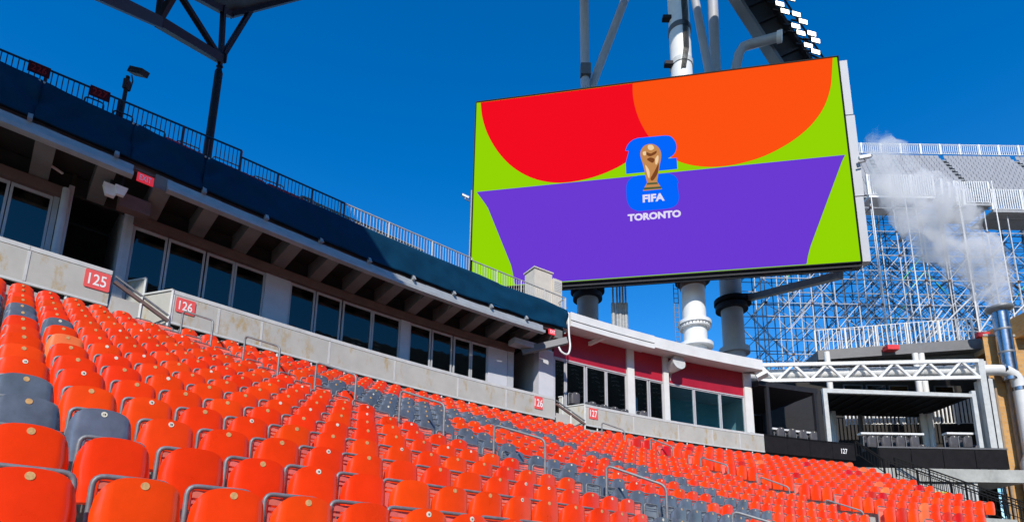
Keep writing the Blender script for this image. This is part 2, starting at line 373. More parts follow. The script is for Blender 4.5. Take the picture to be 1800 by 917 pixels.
def mark():
    g = MB(); g.box((-.005, -.0590, .783), (.0022, 0, 0), (0, .0006, 0), (0, 0, .008)); g.box((.006, -.0590, .783), (.004, 0, 0), (0, .0006, 0), (0, 0, .008)); return g
PANM = {c: seat_pan(14, 12).mesh('seat_pan', c) for c in ('orange', 'deep_red', 'pale_orange', 'seat_grey', 'charcoal')}
open_g = seat_pan(14, 12); RX = Matrix.Translation((0, .20, .42)) @ Matrix.Rotation(math.radians(78), 4, 'X') @ Matrix.Translation((0, 0, -.38))
for q in range(len(open_g.v)): open_g.v[q] = RX @ open_g.v[q]
OPENM = {c: open_g.mesh('seat_pan', c) for c in ('orange', 'seat_grey')}
BACKM = {c: seat_back().mesh('backrest', c) for c in ('back_red', 'back_grey', 'charcoal')}
FRAMEM = seat_frame(8, 4).mesh('frame', 'tube_steel'); BRKM = seat_bracket().mesh('bracket', 'tube_steel')
DISCM = {c: disc().mesh('number_disc', c) for c in ('disc_white', 'disc_tan')}; MARKM = mark().mesh('number', 'rubber')
lo_pan = seat_pan(6, 5); lo_back = seat_back(True); lo_frame = seat_frame(4, 2)
lo_open = seat_pan(6, 5)
for q in range(len(lo_open.v)): lo_open.v[q] = RX @ lo_open.v[q]
def inpoly(x, y, P):
    r = False; n = len(P)
    for k in range(n):
        (x1, y1), (x2, y2) = P[k], P[(k+1) % n]
        if (y1 > y) != (y2 > y) and x < (x2-x1)*(y-y1)/(y2-y1)+x1: r = not r
    return r
GREYS = [[(550, 655), (620, 677), (700, 694), (860, 731), (960, 760), (1090, 806), (1225, 846), (1300, 876), (1352, 902), (1330, 906), (1280, 886), (1200, 853), (1090, 816), (985, 777), (880, 747), (800, 735), (785, 752), (750, 748), (700, 727), (640, 704), (610, 686), (556, 668)],
         [(792, 750), (860, 761), (900, 781), (950, 803), (1000, 814), (1040, 834), (1135, 855), (1245, 881), (1240, 897), (1130, 873), (1040, 853), (1000, 831), (950, 818), (900, 797), (860, 783), (797, 764)],
         [(1140, 868), (1320, 905), (1330, 930), (1120, 930)]]
GREY_SET = {(2, 0), (2, 1), (3, 0), (9, 0), (10, 0), (9, 1), (9, -1), (10, -1), (11, -1), (8, -1)}
DEEP = [(1503, 815), (1364, 830), (1155, 765), (1123, 778), (1245, 862), (1378, 892), (1390, 905), (1190, 785), (1420, 852), (1320, 820)]
seats = []
ORD = 'first second third fourth fifth sixth seventh eighth ninth tenth eleventh twelfth thirteenth fourteenth fifteenth sixteenth seventeenth eighteenth nineteenth twentieth'.split()
ORD += ['twenty-'+q for q in ORD[:9]]+['thirtieth']+['thirty-'+q for q in ORD[:9]]+['fortieth']+['forty-'+q for q in ORD[:9]]
def add_seat(i, w, e, z, scl, j=None, opened=False, sect='A', n=None):
    P = C(w, e, z); x, y = PX(P+V((0, 0, 0)))
    if not (-70 < x < 1740 and y < 960): return
    c = 'orange'
    if (i, j) in GREY_SET or (sect == 'A' and any(inpoly(x, y, q) for q in GREYS)): c = 'seat_grey'
    if i == 2 and sect == 'A' and j is not None and 15 <= j <= 20: c = 'seat_grey' if j >= 18 else c
    if (i, j) == (7, 1): c = 'pale_orange'
    if sect == 'B':
        r_ = random.random()
        if r_ < .055 and x > 1230: c = 'pale_orange'
        elif r_ < .10: c = 'deep_red'
    seats.append(dict(i=i, w=w, e=e, z=z-.78*scl, s=scl, c=c, o=opened, d=P.length, x=x, y=y, sect=sect, j=j, n=(19-i-j if j is not None else n)))
for i in range(0, 15):
    e = EROW(i); l_of = lambda l: l if l <= S0 else S0+(l-S0)*R0/(R0-e)
    for j in range(-4, 21-i): add_seat(i, l_of(j*.5), e, zr(i), 1, j, j >= 19-i)
    l = (20-i)*.5; n = 0
    while True:
        l += .55; n += 1; w = l_of(l)
        if w > W2(e)-.75: break
        add_seat(i, w, e, zr(i), 1.04, None, n=n)
for i in range(3, 15):
    e = EB(i); w = W2(e)+.55
    while w < WE-.25:
        add_seat(i, w, e, ZB(i), 1.22, None, sect='B'); w += .635*R0/(R0-e)
seats.sort(key=lambda s_: s_['d'])
far = MB(); fidx = {'orange': 0, 'deep_red': 1, 'pale_orange': 2, 'seat_grey': 3, 'back_red': 4, 'back_grey': 5, 'tube_steel': 6, 'disc_tan': 7}
lo_disc = MB(); lo_disc.box((0, -.062, .783), (.02, 0, 0), (0, .006, 0), (0, 0, .02))
no_disc = {(1, 1), (1, 2), (0, 4), (1, 5), (1, 6), (2, 7), (2, 9)}
for k, s_ in enumerate(seats):
    rz = ANG(s_['w']); P = C(s_['w'], s_['e'], s_['z']); grey = s_['c'] == 'seat_grey'; bk = 'back_grey' if grey else 'back_red'
    jit = random.gauss(0, .012)
    if k < 300:
        row = s_['i']; cn = {'orange': 'orange', 'pale_orange': 'sun-bleached pale orange', 'seat_grey': 'slate grey', 'deep_red': 'deep red'}[s_['c']]
        if s_['o']: lab = cn+' plastic stadium seat with its pan lowered, along the stepped aisle below sign 126'; grp = cn+' lowered seats along the aisle'
        elif grey and (s_['j'] is not None and s_['j'] < 3):
            lab = 'slate grey folded stadium seat standing alone among orange ones in the front rows' if row < 5 else 'slate grey folded stadium seat in the upper rows below sign 125'; grp = 'grey seats, front rows' if row < 5 else 'grey seats below sign 125'
        elif grey: lab = 'slate grey folded plastic stadium seat in the grey diagonal band'; grp = 'grey seats of the band'
        elif s_['c'] == 'pale_orange': lab = 'sun-bleached pale orange folded stadium seat among brighter orange ones'; grp = 'bleached seats'
        elif False: lab = 'orange folded stadium seat in the back row right under the grey parapet'; grp = 'orange seats of the back row'
        elif row <= 1: lab = 'orange folded plastic stadium seat in the front rows, seen large with grey tube frame'; grp = 'orange seats of the front rows'
        else: lab = 'orange folded plastic stadium seat in the middle rows of the lower stand'; grp = 'orange seats of the middle rows'
        if not s_['o'] and s_['n']: lab = '%s folded seat, %s row below the parapet, %s from the aisle %s' % ({'sun-bleached pale orange': 'bleached orange'}.get(cn, cn), ORD[14-row], ORD[s_['n']-1], 'towards sign 125' if s_['j'] is not None else 'towards the screen')
        elif s_['o']: lab = '%s lowered seat in the aisle, %s row below the parapet, %s side' % (cn.replace('sun-bleached pale', 'pale'), ORD[14-row], 'left' if s_['j'] == 19-row else 'right'); lab = lab.replace('left side', 'towards sign 125').replace('right side', 'towards the screen')
        t = thing('stadium_seat', P, lab, 'seat', grp); t.rotation_euler = (0, 0, rz+jit); t.scale = (s_['s'],)*3
        pn = inst('seat_pan', (OPENM['seat_grey' if grey else 'orange'] if s_['o'] else PANM[s_['c']]), t)
        if not s_['o'] and (s_['i'], s_['j']) not in no_disc:
            dd = inst('number_disc', DISCM['disc_white' if (wh := random.random() < .17) else 'disc_tan'], pn)
            if k < 60 and wh: inst('number', MARKM, dd)
        if not s_['o']: pn.location = (0, random.gauss(0, .004), random.gauss(0, .003)); pn.rotation_euler = (random.gauss(0, .022), random.gauss(0, .008), random.gauss(0, .03))
        inst('backrest', BACKM[bk], t); inst('frame', FRAMEM, t); inst('bracket', BRKM, t)
    else:
        Mx = Matrix.Translation(P) @ Matrix.Rotation(rz+jit, 4, 'Z') @ Matrix.Scale(s_['s'], 4)
        far.cur = fidx[s_['c']]; far.join(lo_open if s_['o'] else lo_pan, Mx); far.cur = fidx[bk]; far.join(lo_back, Mx); far.cur = 6; far.join(lo_frame, Mx)
        if not s_['o'] and s_['sect'] == 'A': far.cur = 7; far.join(lo_disc, Mx)
fo = obj('stadium_seats', far, list(fidx), kind='stuff', label='far rows of orange and grey folded stadium seats up to the parapet', cat='seats', fix=False)
# ================================================================== aisle rails
def rail_at(line, x, y):
    lo, hi = -2.0, 14.6
    for _ in range(40):
        q = (lo+hi)/2; p = line(q)
        if PX(p)[0] > x: lo = q
        else: hi = q
    p = line(lo); a, b = -3., 20.
    for _ in range(40):
        q = (a+b)/2
        if PX(V((p.x, p.y, q)))[1] > y: a = q
        else: b = q
    return V((p.x, p.y, a)), p.z
def lineA(i):
    e = EROW(i); l = .5*(19.9-i); w = l if l <= S0 else S0+(l-S0)*R0/(R0-e); return C(w, e-.05, zr(i)+.1)
def lineB(i): e = EB(i); return C(W2(e), e, ZB(i)+.1)
def hoop(line, tl, tr, r, label, group, floor=None):
    a, za = rail_at(line, *tl); b, zb = rail_at(line, *tr)
    fa, fb = za-1.0, zb-1.0
    P = [V((a.x, a.y, fa))]+arc_path((a.x, a.y, fa), a, b, .13, 6)+arc_path(a, b, (b.x, b.y, fb), .13, 6)+[V((b.x, b.y, fb))]
    t = thing('aisle_handrail', V((a.x, a.y, fa)), label, 'handrail', group)
    g = MB(); g.tube(P, r, 10); obj('rail', g, 'galv', t)
    for p in (P[0], P[-1]): g = MB(); g.cyl(p, p+V((0, 0, .02)), .06, n=12); obj('base_plate', g, 'galv', t)
for tl, tr in [((318, 546), (371, 563)), ((428, 590), (489, 609)), ((554, 636), (624, 659)), ((702, 686), (780, 710)), ((868, 746), (958, 772)), ((1066, 817), (1172, 853)), ((1288, 897), (1372, 922))]:
    hoop(lineA, tl, tr, .026, 'bent steel handrail hoop in the aisle below the steps beside sign 125', 'handrail hoops of the aisle below the steps beside sign 125')
for tl, tr in [((1058, 742), (1098, 756)), ((1143, 770), (1183, 785)), ((1231, 803), (1279, 817)), ((1334, 837), (1386, 856)), ((1448, 877), (1515, 898))]:
    hoop(lineB, tl, tr, .03, 'bent steel handrail hoop among seats below the red-band suites', 'handrail hoops of the aisle below the steps beside sign 127')
# ================================================================== parapet
ZPB, ZPT = 6.80, 7.80
def parapet(w0, w1, seams, label, name='parapet_wall'):
    t = thing(name, C((w0+w1)/2, 0, ZPB), label, 'wall')
    cuts = [w0]+[s for s in seams if w0+.3 < s < w1-.3]+[w1]
    for a, b in zip(cuts[:-1], cuts[1:]):
        g = MB(); g.sweep([(.03, ZPB), (.03, ZPT-.13), (-.06, ZPT-.13), (-.06, ZPB)], a+.008, b-.008); obj('panel', g, 'panel', t)
        g = MB(); g.sweep([(.034, ZPT-.115), (.034, ZPT), (-.10, ZPT), (-.10, ZPT-.115)], a+.003, b-.003); obj('cap', g, 'cap', t)
        g = MB(); g.sweep([(.040, ZPB-.01), (.040, ZPB+.05), (-.02, ZPB+.05), (-.02, ZPB-.01)], a, b); obj('bottom_angle', g, 'cap', t)
        g = MB(); g.sweep([(.042, ZPB+.06), (.042, ZPT-.14), (.028, ZPT-.14), (.028, ZPB+.06)], a-.03, a+.03, 1); obj('joint_strip', g, 'cap', t)
        for q in range(max(1, int((b-a)/1.0))):
            wq = a+(q+.5)*(b-a)/max(1, int((b-a)/1.0)); g = MB(); g.box(C(wq, -.02, 6.66), (.03, 0, 0), (0, .03, 0), (0, 0, .16)); obj('bracket', g, 'cap', t)
    return t
sx126 = [HW(x, 0, 7.3) for x in (383, 459, 578, 693, 804, 889)]
par125 = parapet(-6, 1.72, [-5, -3.2, -1.2, .0], 'grey metal parapet panels carrying the red sign 125, below the left suite window')
par126 = parapet(3.2, 18.2, sx126, 'long curved grey metal parapet carrying red signs 126 at both ends')
w1343 = HW(1343, 0, 7.3)
par127 = parapet(19.95, w1343, [HW(x, 0, 7.3) for x in (1113, 1192, 1252, 1300)], 'grey metal parapet carrying the red sign 127 below the red-banded suites')
g = MB()
for a_, b_ in ((-6, 1.72), (3.2, 18.2), (19.95, 38)): g.sweep([(-.33, 6.3), (-.33, 7.75), (-.40, 7.75), (-.40, 6.3)], a_, b_)
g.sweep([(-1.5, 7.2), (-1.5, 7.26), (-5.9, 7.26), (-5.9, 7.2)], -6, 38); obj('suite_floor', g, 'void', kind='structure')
# black mesh balcony front with 127
t = thing('balcony_front', C(35, 0, ZPB), 'black perforated metal balcony front with white number 127', 'balcony')
wend = HW(1502, 0, 7.3); cuts = [w1343+.02+(wend-w1343)*k/4 for k in range(5)]
for a, b in zip(cuts[:-1], cuts[1:]): g = MB(); g.sweep([(.03, ZPB+.02), (.03, ZPT-.05), (0, ZPT-.05), (0, ZPB+.02)], a+.01, b-.01); obj('panel', g, 'black_mesh', t)
g = MB(); g.sweep([(.05, ZPT-.05), (.05, ZPT+.02), (-.05, ZPT+.02), (-.05, ZPT-.05)], cuts[0], wend); obj('top_rail', g, 'black', t)
put(text_mesh('127', 'letter_white', .30, .02, .8), 'number', t, C(wend-.75, .038, 7.32), C(wend, 0)-C(wend-.2, 0), None)
# section signs
def sign(x, y, txt, wd_, hg, label, e=.055, m1='sign_pink', ml='letter_white', lh=.62, group=None):
    w, z = HIT(x, y, e); c = C(w, e, z); xd = (C(w+.1, e)-C(w-.1, e)).normalized(); nrm = (C(w, e+.1)-C(w, e)).normalized()
    t = thing('section_sign', c, label, 'sign', group)
    g = MB(); r_ = .04; P = []
    for cx_, cz_, a0 in ((1, 1, 0), (-1, 1, 90), (-1, -1, 180), (1, -1, 270)):
        for k in range(4): a = math.radians(a0+k*30); P.append(c+xd*(cx_*(wd_/2-r_)+r_*math.cos(a))+V((0, 0, cz_*(hg/2-r_)+r_*math.sin(a))))
    g.prism(P, -nrm*.02); obj('board', g, m1, t)
    put(text_mesh(txt, ml, hg*lh, .012, .72), 'number', t, c+nrm*.004, xd, nrm); return t
sign(171.5, 492.5, '125', .56, .50, 'red section sign with white 125 on the grey parapet')
sign(326.5, 538.5, '126', .50, .44, 'red section sign with white 126 beside the steps and under the wide suite windows')
sign(947, 707.5, '126', .44, .56, 'red section sign with white 126 at the far end of the long parapet')
sign(1043.5, 726.5, '127', .52, .52, 'red section sign with white 127 on the parapet below the dark red band')
# steps through the parapet, with side walls and rails
def steps(w0, w1, label, nm):
    t = thing('parapet_steps', C((w0+w1)/2, 0, 5.6), label, 'stairs')
    for k in range(6):
        z1 = 5.75+.21*(k+1); g = MB(); g.sweep([(.25-.28*k, 5.4), (.25-.28*k, z1), (.25-.28*(k+1)-.01, z1), (.25-.28*(k+1)-.01, 5.4)], w0+.05, w1-.05); obj('step', g, 'concrete', t)
    x = w1
    for e0, e1, zb, ztp in ((.02, -.93, 6.72, 7.78), (-.95, -1.95, 7.2, 8.30)):
        g = MB(); a, b = C(x+.55*(e0-.02), e0), C(x+.55*(e1-.02), e1); n_ = (C(x+.03, 0)-C(x, 0))
        g.hexa([V((a.x, a.y, zb)), V((b.x, b.y, zb)), V((b.x, b.y, zb))+n_, V((a.x, a.y, zb))+n_, V((a.x, a.y, ztp)), V((b.x, b.y, ztp)), V((b.x, b.y, ztp))+n_, V((a.x, a.y, ztp))+n_]); obj('side_panel', g, 'panel', t)
        g = MB(); g.bar(V((a.x, a.y, ztp+.02)), V((b.x, b.y, ztp+.02)), .035, .025); obj('cap', g, 'cap', t)
        g = MB(); g.bar(V((a.x, a.y, zb)), V((a.x, a.y, ztp)), .03, .03); obj('post', g, 'cap', t)
    wa, wb = w0+.03, w1-.03
    for dz, mm, rr in ((0, 'galv', .025), (-.16, 'brown_steel', .045)):
        g = MB(); g.bar(C(wa, .06, 7.66+dz), C(wb, .06, 6.98+dz), rr, rr); obj('handrail', g, mm, t)
    g = MB(); g.bar(C(wb, .06, 6.2), C(wb, .06, 6.98), .03, .03); obj('post', g, 'cap', t)
    wm = (wa+wb)/2; g = MB(); g.bar(C(wm, .06, 6.2), C(wm, .06, 7.3), .03, .03); obj('post', g, 'cap', t)
    g = MB(); g.sweep([(.05, 6.55), (.05, 7.1), (.02, 7.1), (.02, 6.55)], wa, wm); obj('kick_panel', g, 'panel', t)
steps(1.75, 3.17, 'short steps with grey skewed side panels and sloping rail right of sign 125', 'a')
steps(18.23, 19.92, 'narrow steps with sloping rail before the red-band suites, left of sign 127', 'b')
# ================================================================== suites under the upper deck
EW = -1.6; ZH = 10.12; ZF = 7.27
def WX(x, e=None): return HW(x, EW if e is None else e, 8.3)
blk = thing('suite_block', C(8, -3, ZF), 'long suite block with tall sliding windows under the upper deck', 'building')
def win(parent, x0, x1, zh=ZH, zf=ZF, gm=None, fr='frame_white', e=EW):
    a, b = WX(x0, e), WX(x1, e)
    f_ = MB()
    for wa, wb, za, zb in ((a, b, zh-.09, zh), (a, b, zf, zf+.10), (a, a+.06, zf+.10, zh-.09), (b-.06, b, zf+.10, zh-.09)):
        f_.sweep([(e+.045, za), (e+.045, zb), (e-.045, zb), (e-.045, za)], wa, wb)
    fo = obj('window', f_, fr, parent)
    g = MB(); g.sweep([(e+.006, zf+.08), (e+.006, zh-.07), (e-.006, zh-.07), (e-.006, zf+.08)], a+.04, b-.04, 10); obj('pane', g, gm or gl_dark, fo)
    return fo
def wallp(parent, x0, x1, z0, z1, mm, name='wall_panel', th=.08, e=EW):
    g = MB(); g.sweep([(e+th, z0), (e+th, z1), (e-th, z1), (e-th, z0)], WX(x0, e), WX(x1, e)); return obj(name, g, mm, parent)
for a, b in ((-80, -5), (-3, 73), (219, 281), (283, 349), (352, 402), (403, 457), (502, 547), (549, 594), (597, 649), (650, 699), (716, 754), (756, 792), (795, 825), (826, 855)): win(blk, a, b)
for a, b in ((457.5, 501.5), (699.5, 715.5), (855.5, 889)): wallp(blk, a, b, ZF, ZH, 'wall_white')
for a, b in ((74, 84), (201, 218), (889.5, 900)): wallp(blk, a, b, ZF, ZH+.3, 'frame_white', 'post', .10)
g = MB(); p = C(WX(93), EW+.25, ZF); g.cyl(p, p+V((0, 0, 3.1)), .10, n=16); obj('round_post', g, 'frame_white', blk)
wallp(blk, 96, 106, ZF, 10.6, 'wall_white', 'pier', .14)
wallp(blk, 942, 971, ZF, 10.5, 'wall_white', 'pier', .22, EW+.3)
for a, b in ((-100, 96), (216, 899)):
    g = MB(); g.sweep([(EW+.22, ZH), (EW+.22, ZH+.30), (EW-.12, ZH+.30), (EW-.12, ZH)], WX(a), WX(b)); obj('head_beam', g, 'brown_steel', blk)
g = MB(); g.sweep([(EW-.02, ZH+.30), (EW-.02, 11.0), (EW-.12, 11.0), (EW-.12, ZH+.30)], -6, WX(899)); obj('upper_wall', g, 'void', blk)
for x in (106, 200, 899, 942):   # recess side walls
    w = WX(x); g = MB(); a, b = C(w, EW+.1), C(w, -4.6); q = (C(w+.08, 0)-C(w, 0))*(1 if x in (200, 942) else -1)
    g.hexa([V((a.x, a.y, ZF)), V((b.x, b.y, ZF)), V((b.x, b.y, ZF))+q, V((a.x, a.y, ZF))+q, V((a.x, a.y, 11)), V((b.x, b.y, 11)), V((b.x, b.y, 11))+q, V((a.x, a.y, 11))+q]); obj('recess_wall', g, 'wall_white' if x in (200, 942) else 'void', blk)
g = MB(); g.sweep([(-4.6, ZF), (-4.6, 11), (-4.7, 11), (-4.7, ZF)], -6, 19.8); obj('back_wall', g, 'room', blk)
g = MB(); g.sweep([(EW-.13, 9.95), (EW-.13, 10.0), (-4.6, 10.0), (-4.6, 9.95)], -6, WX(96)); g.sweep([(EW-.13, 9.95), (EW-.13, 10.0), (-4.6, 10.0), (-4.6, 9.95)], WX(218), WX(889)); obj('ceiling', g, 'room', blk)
# small glass wind screens and suite chairs are seen over the parapet
for k, (x0, x1) in enumerate(((70, 97), (462, 498), (858, 888))):
    a, b = HW(x0, -1.0, 7.9), HW(x1, -1.0, 7.9); g = MB(); g.sweep([(-.995, ZF), (-.995, 8.15), (-1.005, 8.15), (-1.005, ZF)], a, b, 5)
    obj('wind_screen', g, gl_clear, None, ['clear low glass screen by the round white post of the left suite', 'clear low glass screen before the white panel between two suites', 'clear low glass screen before the last white panel of the long suite block'][k], 'glass screen', origin=C(a, -1, ZF))
# deck structure
dk = thing('upper_deck', C(8, -2, 10.6), 'upper seating deck slab with rusty steel edge and dark beams', 'stand')
WD1 = HW(994, 0, 11.5)
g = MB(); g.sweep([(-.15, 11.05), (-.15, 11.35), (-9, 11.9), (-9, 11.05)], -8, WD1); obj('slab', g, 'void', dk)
w = -5.6
while w < WD1-.6:
    g = MB(); a, b = C(w, .10), C(w, EW-.1); q = (C(w+.21, 0)-C(w-.21, 0))
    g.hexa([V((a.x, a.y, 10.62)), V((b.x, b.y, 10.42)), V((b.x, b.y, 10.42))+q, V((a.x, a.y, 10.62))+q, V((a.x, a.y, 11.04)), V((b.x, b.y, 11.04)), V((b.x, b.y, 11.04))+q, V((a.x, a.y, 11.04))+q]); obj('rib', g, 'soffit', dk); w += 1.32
for e0, z0, z1 in ((-.02, 10.98, 11.05), (-.06, 11.07, 11.13), (-.10, 11.15, 11.22)):
    g = MB(); g.sweep([(e0+.02, z0), (e0+.02, z1), (e0-.1, z1), (e0-.1, z0)], -8, WD1-.3); obj('edge_channel', g, 'brown_steel', dk)
def fascia(w0, w1):
    g = MB(); g.sweep([(.30, 10.60), (.30, 10.72), (.12, 10.78), (.10, 11.02), (.06, 11.02), (.06, 10.60)], w0, w1); obj('edge_beam', g, 'fascia', dk)
    k = w0+.9
    while k < w1:
        g = MB(); p = C(k, .02, 11.02); q = (C(k+.05, 0)-C(k-.05, 0)); n_ = C(k, .24)-C(k, 0)
        g.hexa([p, p+n_, p+n_+q, p+q, p+V((0, 0, .30)), p+n_*.25+V((0, 0, .30)), p+n_*.25+q+V((0, 0, .30)), p+q+V((0, 0, .30))]); obj('fin', g, 'fascia', dk); k += 1.85
wf1 = HIT(233, 316, .3)[0]; wf2 = HIT(293, 345, .3)[0]; wf3 = HIT(959, 585, .3)[0]
fascia(-7, wf1); fascia(wf2, wf3)
# banners
SEAM = [-8.0, HIT(73, 147, .12)[0], HIT(237, 222, .12)[0], HIT(363, 283, .12)[0], WD1-.02]
blab = ['dark navy cloth banner at the far left, tied at its corner', 'dark navy cloth banner under the sign 226 with creases running to its ties', 'dark navy cloth banner before the tall roof column', 'very long dark navy cloth banner hung along the deck edge up to the corner']
for bi, (a, b) in enumerate(zip(SEAM[:-1], SEAM[1:])):
    nx = max(8, int((b-a)/.12)); nz = 14; g = MB(); vs = []
    for i in range(nx+1):
        w = a-.012+(b-a+.024)*i/nx
        zt_ = 12.26-.03*math.sin(min(1, (w-a)/max(.1, b-a))*math.pi)+(.10 if 6 < w < 15 else 0)*min(1, max(0, (w-6)/1.5))*min(1, max(0, (15.5-w)/1.5)); zb_ = 11.15+.05*noise.noise(V((w*.5, 3, bi)))
        if w > 17.5: zt_ -= .12*(w-17.5)
        for j in range(nz+1):
            q = j/nz; z = zb_+(zt_-zb_)*q
            ee = .15+.012*(bi % 2)+.10*noise.noise(V((w*.8, q*1.5, bi*7.3)))+.085*noise.noise(V((w*2.2+q*2.4, q*1.2-w*.7, bi+4)))+.022*math.sin(w*5.3-q*4.2+bi)*noise.noise(V((w*.6, q, 9)))*2
            dx = min(w-a, b-w); ee += .09*math.exp(-dx*1.4)*math.sin((1-q)*7+dx*9)*(.4+q)
            ee -= .05*(1-q)*math.exp(-((w-a)*.9)**2); ee = .15+(ee-.15)*(.12+.88*math.sin(math.pi*q)**.7)
            vs.append(C(w, ee, z))
    n = nz+1; g.add(vs, [(i*n+j, (i+1)*n+j, (i+1)*n+j+1, i*n+j+1) for i in range(nx) for j in range(nz)], True)
    o = obj('banner', g, 'navy', None, blab[bi], 'banner', origin=C((a+b)/2, .1, 11.15), fix=False)
    md = o.modifiers.new('thick', 'SOLIDIFY'); md.thickness = .006
    for w in (a+.05, b-.05):
        g = MB(); p = C(w, .17, 12.2); g.cyl(p, p+(C(w, .19)-C(w, .17)), .03, n=10); obj('eyelet', g, 'galv_light', o)
# upper rails
def fence(name, A, B, h, sp, mp, mr, label, post_every=1.6, bar=.009, group=None, pw=.028):
    A, B = V(A), V(B); L_ = (B-A).length; d = (B-A)/L_
    t = thing(name, A, label, 'railing', group)
    for zz in (h, .10): g = MB(); g.bar(A+V((0, 0, zz)), B+V((0, 0, zz)), .022, .02); obj('rail', g, mr, t)
    k = 0; n = max(1, round(L_/post_every))
    for q in range(n+1): g = MB(); p = A+d*(L_*q/n); g.bar(p, p+V((0, 0, h)), pw, pw); obj('post', g, mr, t)
    npk = int(L_/sp); me = None
    for q in range(1, npk):
        p = A+d*(L_*q/npk)
        if me is None: gg = MB(); gg.bar(V((0, 0, .10)), V((0, 0, h)), bar, bar); me = gg.mesh('picket', mp)
        inst('picket', me, t, p-A)
    return t
def rail_run(name, pts, zt_, h, label, **kw):
    for k in range(len(pts)-1):
        (w0, e0), (w1, e1) = pts[k], pts[k+1]; fence(name, C(w0, e0, zt_-h), C(w1, e1, zt_-h), h, label=label if isinstance(label, str) else label[k], **kw)
def AE(x, y, z):   # place on the plan where pixel meets height z
    p = PZ(x, y, z); return p
Ra, Rb = AE(-60, 62, 13.2), AE(425, 265, 13.2)
fence('deck_railing', V((Ra.x, Ra.y, 12.1)), V((Rb.x, Rb.y, 12.1)), 1.1, .115, 'navy_paint', 'navy_paint', 'dark navy picket railing carrying signs 226 and 227 on the upper deck', 1.55)
Rc, Rd = AE(424, 276, 12.98), AE(606, 357, 12.98)
fence('deck_railing', V((Rc.x, Rc.y, 11.9)), V((Rd.x, Rd.y, 11.9)), 1.08, .115, 'navy_paint', 'navy_paint', 'dark navy picket railing right of the tall column on the upper deck', 1.2)
R1, R2, R3 = AE(600, 355, 13.0), AE(829, 453.5, 13.0), AE(994, 524, 12.85)
fence('deck_railing', V((R1.x, R1.y, 11.95)), V((R2.x, R2.y, 11.95)), 1.05, .125, 'galv_light', 'galv_light', 'pale galvanised picket railing before open sky on the upper deck', 1.7, group=None)
fence('deck_railing', V((R2.x, R2.y, 11.85)), V((R3.x, R3.y, 11.8)), 1.05, .13, 'galv_light', 'galv_light', 'pale galvanised picket railing in front of the video screen and cream box', 1.5)
R4, R5 = AE(532, 346, 12.75), AE(745, 440, 12.72)
fence('deck_railing', V((R4.x, R4.y, 12.2)), V((R5.x, R5.y, 12.15)), .55, .10, 'timber', 'galv_light', 'low brown slatted railing behind the top edge of the long banner', 1.9, bar=.03)
pb = C(HW(575, -.8, 12.9), -.8, 12.35); g = MB(); g.box(pb+V((0, 0, .3)), UD*.95, VD*.04, V((0, 0, .3))); obj('dark_hoarding', g, 'dark_steel', None, 'dark hoarding board behind the slatted railing on the upper deck', 'board', origin=pb)
re_ = C(WD1, 0); 
e1, e2 = C(WD1-.02, -.02, 11.0), C(WD1-.02, -2.2, 11.0)
fence('deck_railing', e1, e2, 1.75, .16, 'galv_light', 'galv_light', 'pale railing closing the end of the upper deck beside the white roof', 1.1)
# deck sign boards
for x, y, tx in ((69, 124, '226'), (175.5, 166.5, '227')):
    p = PZ(x, y, 12.92); d = (Rb-Ra).normalized(); n_ = V((d.y, -d.x, 0)); c = p+n_*.04
    t = thing('section_sign', c, 'small dark red sign reading 226 on the navy deck railing' if tx == '226' else 'small dark red sign reading 227 near the lamp mast on the navy railing', 'sign')
    g = MB(); g.box(c, d*.23, n_*.01, V((0, 0, .16))); obj('board', g, 'sign_dark', t)
    put(text_mesh(tx, 'letter_red', .2, .01, .8), 'number', t, c+n_*.014, d, n_)
# hoops and red seats of the upper deck
hl = [((150, 169), (183, 182), 0), ((200, 193), (234, 206), 0), ((253, 218), (291, 233), 0), ((311, 246), (352, 262), 1), ((375, 274), (422, 293), 1), ((446, 308), (499, 328), 1), ((528, 343), (552, 352), 1)]
for tl, tr, lit in hl:
    z = 12.72; a, b = PZ(*tl, z), PZ(*tr, z); fl = V((0, 0, -.75)); P = [a+fl]+arc_path(a+fl, a, b, .10, 4)+arc_path(a, b, b+fl, .10, 4)+[b+fl]
    g = MB(); g.tube(P, .022, 8); obj('aisle_handrail', g, 'galv_light' if lit else 'navy_paint', None, ('pale' if lit else 'dark navy')+' bent tube handrail hoop standing above the navy banner', 'handrail', ('pale' if lit else 'dark')+' hoops above the banner', origin=P[0])
RS = PANM['deep_red']
for k, x in enumerate(list(range(392, 470, 13))+list(range(478, 530, 12))+[300, 312, 324, 338, 350]):
    y0 = 283+(x-363)*.437 if x > 363 else 283-(363-x)*.48
    w, z = HIT(x, y0-6, -.35); p = C(w, -.35, z-.80); t = thing('stadium_seat', p, 'dark red seat back just showing above the navy banner', 'seat', 'red seats on the upper deck'); t.rotation_euler = (0, 0, ANG(w))
    inst('seat_pan', RS, t); inst('backrest', BACKM['back_red'], t); inst('frame', FRAMEM, t)
